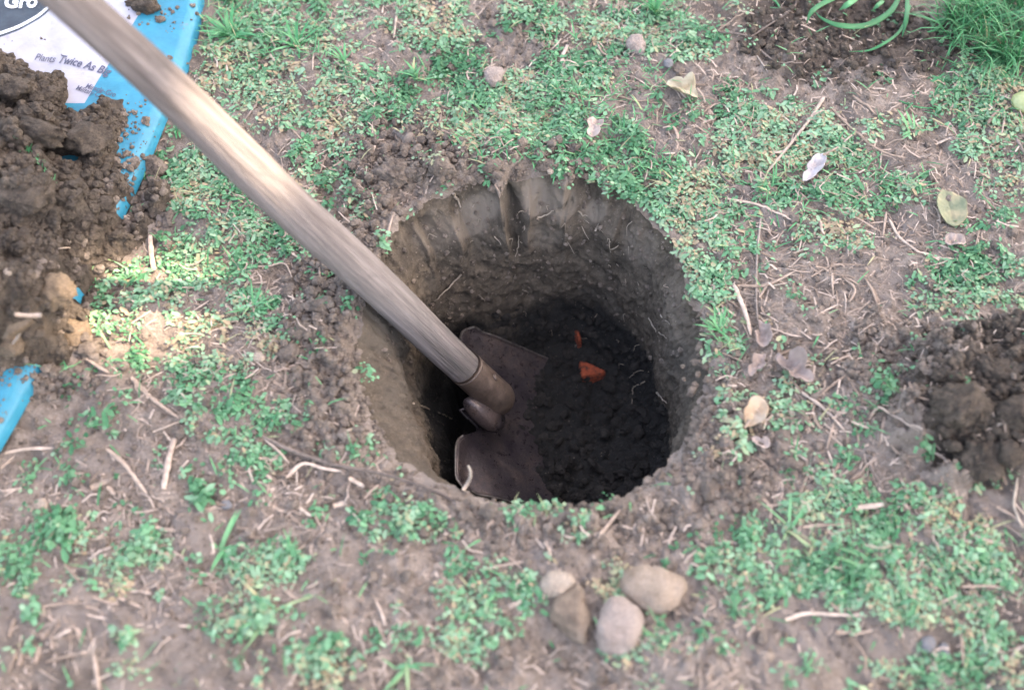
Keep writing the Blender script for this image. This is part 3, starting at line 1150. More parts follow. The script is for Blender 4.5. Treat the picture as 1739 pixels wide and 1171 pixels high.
    zs = np.concatenate([np.linspace(-0.035, 0.02, 10), np.linspace(0.03, 1.12, 80)])
    R = np.interp(zs, [-0.035, 0.0, 0.05, 0.18, 0.34, 0.50, 0.9, 1.10, 1.12], [0.0165, 0.0172, 0.0180, 0.0192, 0.0198, 0.0176, 0.0170, 0.0180, 0.014])
    wob = 0.0014 * np.sin(zs * 9) + 0.0008 * np.sin(zs * 23 + 1)
    path = np.stack([wob, 0.7 * wob[::-1], zs], -1)
    Vt, F3, F4 = tube(path, R, 30, rough=0.012, seed=3, upref=(0, 1, 0))
    me = make_mesh('handle', Vt, [F3, F4])
    me.materials.append(m3)
    h = bpy.data.objects.new('handle', me)
    C.objects.link(h)
    h.parent = root
    h.location = Vector(base - O)
    h.rotation_euler = Vector(D).to_track_quat('Z', 'Y').to_euler()
    bm = bmesh.new()
    bm.from_mesh(me)
    bmesh.ops.recalc_face_normals(bm, faces=bm.faces)
    bm.to_mesh(me)
    bm.free()
    return base, D


SH_BASE, SH_DIR = build_shovel()


# ------------------------------------------------------------------ stones
def stone(outline, mat, label, hgt=0.62, sink=0.2, seed=0, name='stone', group=None, flat=0.9, bumpy=0.10):
    o = np.array(outline, float)
    cpx = o.mean(0)
    c = at(*cpx)
    pts = np.array([onplane(a, b, c[2] + 0.008)[:2] for a, b in o])
    cc = pts.mean(0)
    an = np.arctan2(pts[:, 1] - cc[1], pts[:, 0] - cc[0])
    rr = np.hypot(pts[:, 0] - cc[0], pts[:, 1] - cc[1])
    od = np.argsort(an)
    V, F = ICO[4]
    phi = np.arctan2(V[:, 1], V[:, 0])
    R = np.interp(phi, an[od], rr[od], period=2 * np.pi)
    Rm = rr.mean()
    hz = V[:, 2]
    ch = np.sqrt(np.maximum(0, 1 - hz * hz))
    rad = ch ** 0.75
    hh = hgt * Rm
    W = np.stack([cc[0] + R * rad * np.cos(phi), cc[1] + R * rad * np.sin(phi), np.sign(hz) * np.abs(hz) ** flat * hh], -1)
    s = 1.6 / Rm
    nzv = fbm(W[:, 0] * s + seed, W[:, 1] * s + W[:, 2] * s * 1.3, 3, 100 + seed)
    W[:, 2] += nzv * hh * 0.55 * (hz > 0) * ch
    nz2 = fbm(W[:, 0] * s * 3 + 3, W[:, 2] * s * 3 + W[:, 1] * s * 2, 3, 120 + seed)
    W[:, :2] += (W[:, :2] - cc) * (bumpy * nz2)[:, None]
    W[:, 2] += c[2] + hh * (1 - 2 * sink) * 0.5
    return tag(obj(name, W, [F], mat), label, 'stone', group)


def zz(lst, ox, oy, s):
    return [(ox + a * s, oy + b * s) for a, b in lst]


stone(zz([(265, 390), (300, 340), (400, 340), (480, 365), (495, 405), (440, 460), (360, 500), (290, 470), (260, 430)], 850, 880, .2588), M['stone_pale'],
      'small pale wedge-shaped stone touching the top of a long brown stone', seed=1)
stone(zz([(500, 430), (540, 470), (555, 560), (590, 660), (580, 740), (545, 815), (500, 800), (430, 745), (380, 690), (330, 650), (335, 560), (380, 500), (440, 465)], 850, 880, .2588), M['stone_brown'],
      'long angular brown stone with a ridge, lowest left of the four stones', hgt=0.75, seed=2, bumpy=0.2)
stone(zz([(720, 515), (780, 500), (860, 545), (920, 580), (945, 630), (930, 720), (900, 800), (860, 870), (750, 885), (660, 850), (635, 770), (650, 650), (680, 560)], 850, 880, .2588), M['stone_pink'],
      'smooth rounded pinkish grey stone in front of the largest stone', hgt=0.6, seed=3, bumpy=0.05)
stone(zz([(800, 345), (850, 325), (1000, 315), (1100, 335), (1180, 365), (1225, 410), (1230, 460), (1180, 530), (1100, 600), (960, 600), (900, 560), (830, 510), (795, 470), (790, 400)], 850, 880, .2588), M['stone_tan'],
      'largest tan stone, wide and blunt, in the group below the hole', hgt=0.5, seed=4, bumpy=0.07)
stone(zz([(1090, 235), (1110, 205), (1165, 193), (1200, 230), (1208, 270), (1195, 305), (1140, 290), (1105, 265)], 750, 0, .2875), M['stone_pink'],
      'pinkish stone at the edge of dark clover near the top', seed=5)
stone(zz([(255, 410), (300, 380), (345, 372), (368, 400), (360, 440), (330, 470), (300, 485), (270, 470), (250, 430)], 750, 0, .2875), M['stone_pink'],
      'egg-shaped pinkish stone lying in grass above the hole', seed=6)
for k, (cx, cy, rx, ry, mt, lb) in enumerate([
        (65, 851, 14, 11, 'stone_pale', 'small round pale pebble on bare soil near the lower left edge'),
        (382, 851, 10, 8, 'stone_grey', 'small grey pebble beside a clover sprig left of the long dark twig'),
        (1136, 100, 9, 7, 'stone_grey', 'tiny blue-grey pebble just below the dark clover band'),
        (1579, 1088, 13, 16, 'stone_grey', 'left one of two grey pebbles near the lower right corner'),
        (1606, 1098, 10, 14, 'stone_grey', 'right one of two grey pebbles near the lower right corner'),
        (437, 600, 13, 8, 'stone_pale', 'small pale chip of stone on crumbled soil left of the shovel handle'),
        (935, 283, 6, 5, 'stone_pale', 'tiny whitish pebble among crumbs at the far rim of the hole'),
        (1308, 1108, 10, 9, 'stone_tan', 'small tan pebble on bare soil right of the four stones'),
        (1205, 766, 12, 9, 'stone_pink', 'small pinkish pebble by the right rim of the hole'),
        (14, 463, 8, 7, 'stone_pale', 'small pale pebble on the soil heap at the left edge')]):
    oc = [(cx + rx * math.cos(a) * random.uniform(.85, 1.1), cy + ry * math.sin(a) * random.uniform(.85, 1.1)) for a in np.linspace(0, 6.28, 9)[:-1]]
    if k == 9:
        p = on_heap(cx, cy)
        V, F = ICO[3]
        obj_ = obj('stone', V * np.array([0.0042, 0.004, 0.0035]) + p + np.array([0, 0, 0.001]), [F], M[mt])
        tag(obj_, lb, 'stone')
    else:
        stone(oc, M[mt], lb, seed=20 + k)


# ------------------------------------------------------------------ clods
def lump_shape(seed, sub=4, amp=0.32, facets=0):
    V, F = ICO[sub]
    V = V.copy()
    r2 = np.random.default_rng(seed)
    sx, sy, sz = r2.random(3) * 40
    n = fbm(V[:, 0] * 1.3 + sx, V[:, 1] * 1.3 + V[:, 2] * 1.1 + sy, 4, seed, 0.6) + fbm(V[:, 2] * 1.5 + sz, V[:, 0] * 1.2 - V[:, 1] * 0.8 + sx, 4, seed + 3, 0.6)
    r = 1 + amp * n
    V = V * r[:, None]
    for k in range(facets):
        d = r2.normal(size=3)
        d /= np.linalg.norm(d)
        h = r2.uniform(0.58, 0.82)
        q = V @ d - h
        V = V - np.where(q > 0, q * 0.85, 0)[:, None] * d
    n2 = fbm(V[:, 0] * 5 + sx, V[:, 1] * 5 + V[:, 2] * 4, 4, seed + 7, 0.75)
    dc, ic = cells(V[:, 0] * 3.2 + V[:, 2] * 1.3 + sy, V[:, 1] * 3.2 - V[:, 2] * 1.9, seed)
    if sub >= 4:
        n2 = n2 + 0.5 * fbm(V[:, 0] * 15 + sz, V[:, 1] * 15 + V[:, 2] * 11, 3, seed + 17, 0.7)
    V = V * (1 + 0.15 * n2 + 0.16 * np.maximum(0, 1 - dc / 0.6) * (ic > 0.4))[:, None]
    return V, F


def clod(cx, cy, rx, ry, rot, label, mat='clod', hgt=0.6, sub=4, seed=0, heap_=False, group=None, facets=9, sink=0.3):
    p = on_heap(cx, cy) if heap_ else at(cx, cy)
    V, F = lump_shape(seed, sub, 0.22, facets)
    k = mpp(p)
    a, b = rx * k, ry * k * 1.12
    ca, sa = math.cos(rot), math.sin(rot)
    hz = (a + b) / 2 * hgt
    x, y, z = V[:, 0] * a, V[:, 1] * b, V[:, 2] * hz
    W = np.stack([x * ca - y * sa, x * sa + y * ca, z], -1) + p + np.array([0, 0, hz * (1 - 2 * sink) * 0.6])
    return tag(obj('soil_clod', W, [F], M[mat]), label, 'soil clod', group)


for k, a in enumerate([
        (1622, 694, 56, 42, 0.3, 'largest rough dark clod, in the diggings at the right edge', 'heap', 0.75),
        (1684, 634, 42, 28, -0.6, 'dark flat-sided clod leaning behind the largest clod', 'heap', 0.7),
        (1668, 776, 42, 34, 0.1, 'dark clod in front of the largest clod, under the curved root', 'heap', 0.65),
        (1722, 705, 34, 30, 0.5, 'dark clod at the right edge behind the curved root', 'heap', 0.7),
        (1584, 712, 20, 18, 0.0, 'small clod at the left foot of the largest clod', 'heap', 0.8),
        (1603, 730, 15, 12, 0.8, 'smallest clod at the left foot of the largest clod', 'heap', 0.8),
        (1716, 770, 26, 24, 0.9, 'dark clod at the right edge just below the curved root', 'heap', 0.7),
        (1640, 610, 30, 20, 0.2, 'flat dark clod farthest back in the right diggings', 'heap', 0.6),
        (672, 302, 36, 25, -0.1, 'broad flat brown clod left above the far rim of the hole', 'clod', 0.8),
        (751, 287, 24, 15, -0.5, 'oval brown clod right of the broad flat clod', 'clod', 0.95),
        (610, 328, 12, 10, 0.0, 'left one of two round clods beside green weeds near the handle', 'clod', 0.9),
        (625, 333, 12, 11, 0.4, 'right one of two round clods beside green weeds near the handle', 'clod', 0.9),
        (716, 296, 12, 9, 0.2, 'small clod between the broad flat clod and the oval clod', 'clod', 0.9),
        (835, 284, 17, 10, 0.2, 'small flat clod in crumbs straight above the far rim', 'clod', 0.7),
        (932, 282, 20, 12, -0.2, 'flat clod on the right end of the crumbs above the far rim', 'clod', 0.6),
        (264, 290, 24, 24, 0.3, 'rounded brown clod beside the edge of the blue bag', 'clod', 0.8),
        (153, 597, 22, 14, 0.0, 'brown clod on grass at the foot of the heap', 'clod', 0.7),
        (1205, 828, 16, 30, 0.1, 'long smooth brown clod standing at the lower right rim', 'clod', 0.5),
        (1342, 788, 22, 15, -0.3, 'flat brown clod among litter right of the hole', 'clod', 0.6),
        (1328, 743, 18, 15, 0.3, 'brown clod half hidden by clover right of the hole', 'clod', 0.7),
        (1358, 707, 13, 12, 0.3, 'small brown clod among dark clover right of the hole', 'clod', 0.8),
        (1475, 606, 14, 11, 0.0, 'pinkish brown clod on the left fringe of the right diggings', 'clod', 0.8),
        (490, 600, 20, 18, 0.4, 'crumbly clod left of the hole beside a pale stone chip', 'clod', 0.7),
        (540, 520, 20, 14, 0.2, 'clod on crumbled soil under the shovel handle', 'clod', 0.7),
        (790, 256, 12, 9, 0.2, 'small clod at the top of the crumbs above the hole', 'clod', 0.8)]):
    clod(*a[:5], a[5], a[6], a[7], seed=200 + k, sub=5 if a[2] > 30 else 4)
for k, a in enumerate([
        (98, 492, 32, 38, 0.2, 'smooth tan clod on the right slope of the heap', 'tanclod', 0.5),
        (112, 562, 40, 34, -0.3, 'broad tan clod at the lower right foot of the heap', 'tanclod', 0.5),
        (52, 490, 24, 18, 0.2, 'dark clod left of the smooth tan clod on the heap', 'heap', 0.7),
        (40, 335, 44, 32, 0.1, 'large brown clod of turf soil in the middle of the heap', 'heap', 0.5),
        (60, 225, 50, 26, -0.4, 'large dark clod below the lettering on the heap', 'heap', 0.6),
        (150, 232, 40, 34, 0.6, 'large dark clod on the upper right of the heap', 'heap', 0.55),
        (28, 150, 34, 20, 0.0, 'dark clod at the top left of the heap', 'heap', 0.7),
        (85, 165, 26, 16, 0.2, 'dark clod at the heap top just under the lettering', 'heap', 0.7),
        (170, 345, 26, 14, -0.2, 'flat brown clod right of the blue gap in the heap', 'heap', 0.6),
        (152, 287, 14, 13, 0.3, 'small clod right beside the blue gap in the heap', 'heap', 0.8),
        (105, 305, 18, 9, 0.0, 'small dark clod lying over the blue gap in the heap', 'heap', 0.8),
        (20, 588, 26, 18, 0.5, 'tan clod at the lower left end of the heap', 'tanclod', 0.6),
        (62, 588, 20, 16, 0.1, 'tan clod just above the lower blue corner of the bag', 'tanclod', 0.7),
        (30, 560, 26, 9, 0.7, 'narrow tan clod above the tan clods at the lower heap', 'tanclod', 0.7),
        (252, 14, 30, 17, 0.1, 'dark clod on the blue part of the bag near the top', 'heap', 0.7),
        (226, 5, 14, 9, 0.1, 'small dark clod beside the clod on the blue bag top', 'heap', 0.7),
        (272, 34, 9, 7, 0.1, 'little brown clod below the clod on the blue bag top', 'clod', 0.8)]):
    clod(*a[:5], a[5], a[6], a[7], seed=300 + k, heap_=True, sub=4, sink=0.42)

# labels that place a small thing by the nearest thing one can find
ANCHORS = [(945, 985, 'the small pale wedge stone'), (968, 1040, 'the long brown stone'), (1053, 1060, 'the rounded pinkish stone'), (1112, 998, 'the largest tan stone'), (1080, 70, 'the stone by the dark clover'),
           (838, 122, 'the egg-shaped stone'), (65, 851, 'the round pale pebble'), (382, 851, 'the small grey pebble'), (1592, 1092, 'the two grey pebbles'), (437, 600, 'the pale stone chip'), (1308, 1108, 'the small tan pebble'),
           (1622, 692, 'the largest clod'), (1688, 628, 'the flat-sided leaning clod'), (1668, 778, 'the clod under the curved root'), (672, 302, 'the broad flat clod'), (751, 287, 'the oval clod'), (617, 330, 'the two round clods'),
           (932, 282, 'the flat clod at the far rim'), (264, 290, 'the rounded clod by the bag'), (153, 597, 'the clod at the heap foot'), (1205, 828, 'the smooth clod at the rim'), (1342, 788, 'the flat brown clod in litter'),
           (98, 492, 'the smooth tan clod'), (112, 562, 'the broad tan clod'), (112, 282, 'the blue gap in the heap'), (212, 352, 'the blue strip of bag'), (120, 110, 'the lettering'), (60, 615, 'the blue bag corner'),
           (1158, 150, 'the curled tan leaf'), (1008, 220, 'the torn pinkish leaf'), (1380, 292, 'the whitish folded leaf'), (1616, 350, 'the green-brown leaf'), (1283, 697, 'the orange-tan leaf'), (1350, 625, 'the longest grey leaf'),
           (1295, 570, 'the upper grey leaf'), (1730, 180, 'the pale green fruit'), (1285, 440, 'the upright grey twig'), (1350, 235, 'the long pale slanting stem'), (1470, 235, 'the long pinkish stem'), (1560, 425, 'the long curved straw'),
           (1452, 485, 'the angled pale stem'), (1395, 695, 'the long pale straw'), (1525, 715, 'the bent pale straw'), (1448, 632, 'the straight pinkish straw'), (1400, 1047, 'the long level stem'), (1475, 866, 'the thick wood chip'),
           (55, 768, 'the stem by the bag tip'), (215, 800, 'the long bent straw'), (288, 790, 'the broad upright chip'), (262, 680, 'the thick tan stem'), (258, 435, 'the upright chip by the heap'), (105, 1025, 'the level brown stem'),
           (115, 1114, 'the bottom left stem'), (240, 935, 'the round weed patch'), (540, 790, 'the arched pale straw'), (640, 810, 'the middle of the long dark twig'), (798, 870, 'the end of the long dark twig'),
           (646, 1040, 'the short pinkish straw'), (862, 960, 'the straw left of the stones'), (425, 525, 'the star-shaped tuft'), (1222, 562, 'the tuft at the right rim'), (690, 880, 'the weed patch under the twig'),
           (545, 1120, 'the weed patch at the bottom edge'), (425, 1062, 'the dark weed'), (560, 640, 'the left lip of the hole'), (800, 345, 'the left part of the far rim'), (1190, 690, 'the right rim of the hole')]
USED = {}


def place_label(px, py, what):
    first = None
    for ax, ay, ph in sorted(ANCHORS, key=lambda a: (a[0] - px) ** 2 + (a[1] - py) ** 2)[:4]:
        dx, dy = px - ax, py - ay
        dist = math.hypot(dx, dy)
        ang8 = int(round(math.degrees(math.atan2(-dy, dx)) / 45.0)) % 8
        side = ['right of', 'above and right of', 'above', 'above and left of', 'left of', 'below and left of', 'below', 'below and right of'][ang8]
        near = 'close ' if dist < 28 else 'just ' if dist < 45 else '' if dist < 75 else 'some way ' if dist < 115 else 'well '
        lb = f'{what} {near}{side} {ph}'
        first = first or lb
        if lb not in USED:
            USED[lb] = 1
            return lb
    return first


# smaller clods, one object each, look-alikes by place
ZONES = [
    ('small brown clod in the crumbs above the far rim of the hole', 'small clods above the far rim', [(800, 280, 200, 34), (690, 240, 70, 40), (700, 300, 90, 30)], 64, (4, 12), 'clod', False),
    ('small brown clod on crumbled soil between handle and left rim', 'small clods left of the hole', [(560, 560, 60, 130), (590, 690, 45, 55), (620, 370, 50, 60)], 56, (4, 11), 'clod', False),
    ('small brown clod on the soil at the right rim of the hole', 'small clods at the right rim', [(1230, 760, 55, 100), (1180, 640, 25, 60)], 26, (4, 10), 'clod', False),
    ('small dark clod in the diggings at the right edge', 'small clods in the right diggings', [(1660, 670, 100, 110), (1670, 720, 80, 80), (1610, 640, 70, 70)], 95, (5, 15), 'heap', False),
    ('small dark clod on the surface of the soil heap', 'small clods on the heap', [(90, 300, 100, 120), (60, 480, 80, 120), (60, 170, 70, 50)], 80, (4, 11), 'heap', True)]
for zi, (lb, gr, areas, n, (r0, r1), mt, hp) in enumerate(ZONES):
    protos = [lump_shape(400 + zi * 10 + q, 2, 0.34, 4) for q in range(5)]
    for k in range(n):
        ar = areas[k % len(areas)]
        for _ in range(20):
            a_, q_ = random.uniform(0, 6.28), math.sqrt(random.random())
            cx, cy = ar[0] + ar[2] * q_ * math.cos(a_), ar[1] + ar[3] * q_ * math.sin(a_)
            if cx < -20 or cx > PW + 10:
                continue
            p = on_heap(cx, cy) if hp else at(cx, cy)
            s_ = math.hypot(p[0] - HC[0], p[1] - HC[1]) - rim_r(math.atan2(p[1] - HC[1], p[0] - HC[0]))
            if hp and float(heap_h(np.array([p[0]]), np.array([p[1]]))[0]) < 0.004:
                continue
            if s_ > 0.012:
                break
        V, F = protos[k % 5]
        r = (r0 + (r1 - r0) * random.random() ** 2.2) * mpp(p)
        A = np.array(Matrix.Rotation(random.uniform(0, 6.28), 3, 'Z') @ Matrix.Rotation(random.uniform(-.6, .6), 3, 'X'))
        W = (V * np.array([1, random.uniform(.7, 1), random.uniform(.55, .85)]) * r) @ A.T + p + np.array([0, 0, r * 0.3])
        sz_ = 'tiny' if r < 0.0035 else 'small' if r < 0.0052 else 'fair-sized'
        tag(obj('soil_clod', W, [F], M[mt], smoothshade=False), place_label(cx, cy, sz_ + (' dark' if hp else ' brown') + ' clod'), 'soil clod', gr)


# crumbs too many to count
def crumbs(name, label, areas, n, rmin, rmax, mat, hp=False, parent=None, lowpoly=True):
    xs, ys, zs_ = [], [], []
    P = []
    tot = sum(a[2] * a[3] * (a[4] if len(a) > 4 else 1) for a in areas)
    for a in areas:
        k = int(n * a[2] * a[3] * (a[4] if len(a) > 4 else 1) / tot)
        an, q = rng.random(k) * 6.283, np.sqrt(rng.random(k))
        px, py = a[0] + a[2] * q * np.cos(an), a[1] + a[3] * q * np.sin(an)
        dd = FW[None, :] + UP[None, :] * (-(py - PH / 2) / FPX)[:, None] + np.array([1.0, 0, 0])[None, :] * ((px - PW / 2) / FPX)[:, None]
        tt = -CAM[2] / dd[:, 2]
        P.append((CAM[None, :] + dd * tt[:, None])[:, :2])
    P = np.concatenate(P)
    x, y = P[:, 0], P[:, 1]
    s_ = np.hypot(x - HC[0], y - HC[1]) - rim_r(np.arctan2(y - HC[1], x - HC[0]))
    k = s_ > -0.001
    if name == 'soil_grit':
        k &= (poly_sd(x, y, BAG_POLY) < 0) & (poly_sd(x, y, HEAP) < 0)
    if hp:
        k &= heap_h(x, y) > 0.003
    x, y = x[k], y[k]
    z = surf_z(x, y)
    r = rmin + (rmax - rmin) * rng.random(len(x)) ** 3
    V0, F0 = ICO[1]
    V1, F1 = ICO[2]
    g = Geo()
    big = (r > rmin + (rmax - rmin) * 0.25) & (r > 0.0016)
    for (sel, Vp, Fp) in ((~big, V0, F0), (big, V1, F1)):
        idx = np.where(sel)[0]
        if not len(idx):
            continue
        m = len(idx)
        an = rng.random(m) * 6.283
        jit = 1 + 0.55 * (rng.random((m, len(Vp))) - 0.5)
        S = np.stack([np.ones(m), 0.65 + 0.35 * rng.random(m), 0.5 + 0.35 * rng.random(m)], -1) * r[idx][:, None]
        W = Vp[None] * jit[:, :, None] * S[:, None, :]
        ca, sa = np.cos(an)[:, None], np.sin(an)[:, None]
        W = np.stack([W[..., 0] * ca - W[..., 1] * sa, W[..., 0] * sa + W[..., 1] * ca, W[..., 2]], -1)
        W += np.stack([x[idx], y[idx], z[idx] + r[idx] * 0.25], -1)[:, None, :]
        Fs = (Fp[None] + (np.arange(m) * len(Vp))[:, None, None]).reshape(-1, 3)
        g.add(W.reshape(-1, 3), Fs)
    o = g.obj(name, mat, parent, smoothshade=False)
    return tag(o, label, kind='stuff')


crumbs('soil_crumbs', 'loose brown soil crumbs scattered round the hole', [(c[0], c[1], c[2] * 1.1, c[3] * 1.1, c[4]) for c in CRUMB if c[0] < 1400] + [(870, 600, 420, 350, 0.16), (870, 585, 900, 620, 0.06)],
       8500, 0.0009, 0.0058, M['clod'])
crumbs('soil_grit', 'fine grit and soil grains over the bare ground', [(870, 585, 950, 660, 1.0), (300, 950, 350, 230, .6), (1300, 700, 200, 300, .6)], 9000, 0.0005, 0.0026, M['clod'])
crumbs('brown_soil_crumbs', 'loose brown crumbs thinning out left of the dark diggings', [(1540, 640, 110, 90, 1.0), (1480, 610, 110, 60, .8)], 1500, 0.001, 0.0048, M['clod'])
crumbs('dark_soil_crumbs', 'loose dark soil crumbs in the diggings at right', [(1675, 680, 130, 110, 1.0), (1440, 70, 190, 80, .35)], 3800, 0.001, 0.0056, M['heap'])
crumbs('crumbs', None, [(90, 330, 160, 170, 1), (50, 500, 130, 140, 1), (40, 160, 110, 80, 1), (220, 380, 70, 80, .8)], 6500, 0.0011, 0.0062, M['heap'], hp=True, parent=heap)
crumbs('bag_crumbs', 'loose soil crumbs sprinkled on the blue plastic bag', [(280, 40, 60, 40, .5), (225, 280, 26, 70, 1), (240, 230, 40, 40, .5), (60, 650, 60, 30, 1.0), (20, 690, 60, 60, .3), (60, 95, 80, 40, .06)], 330, 0.0008, 0.0035, M['clod'])

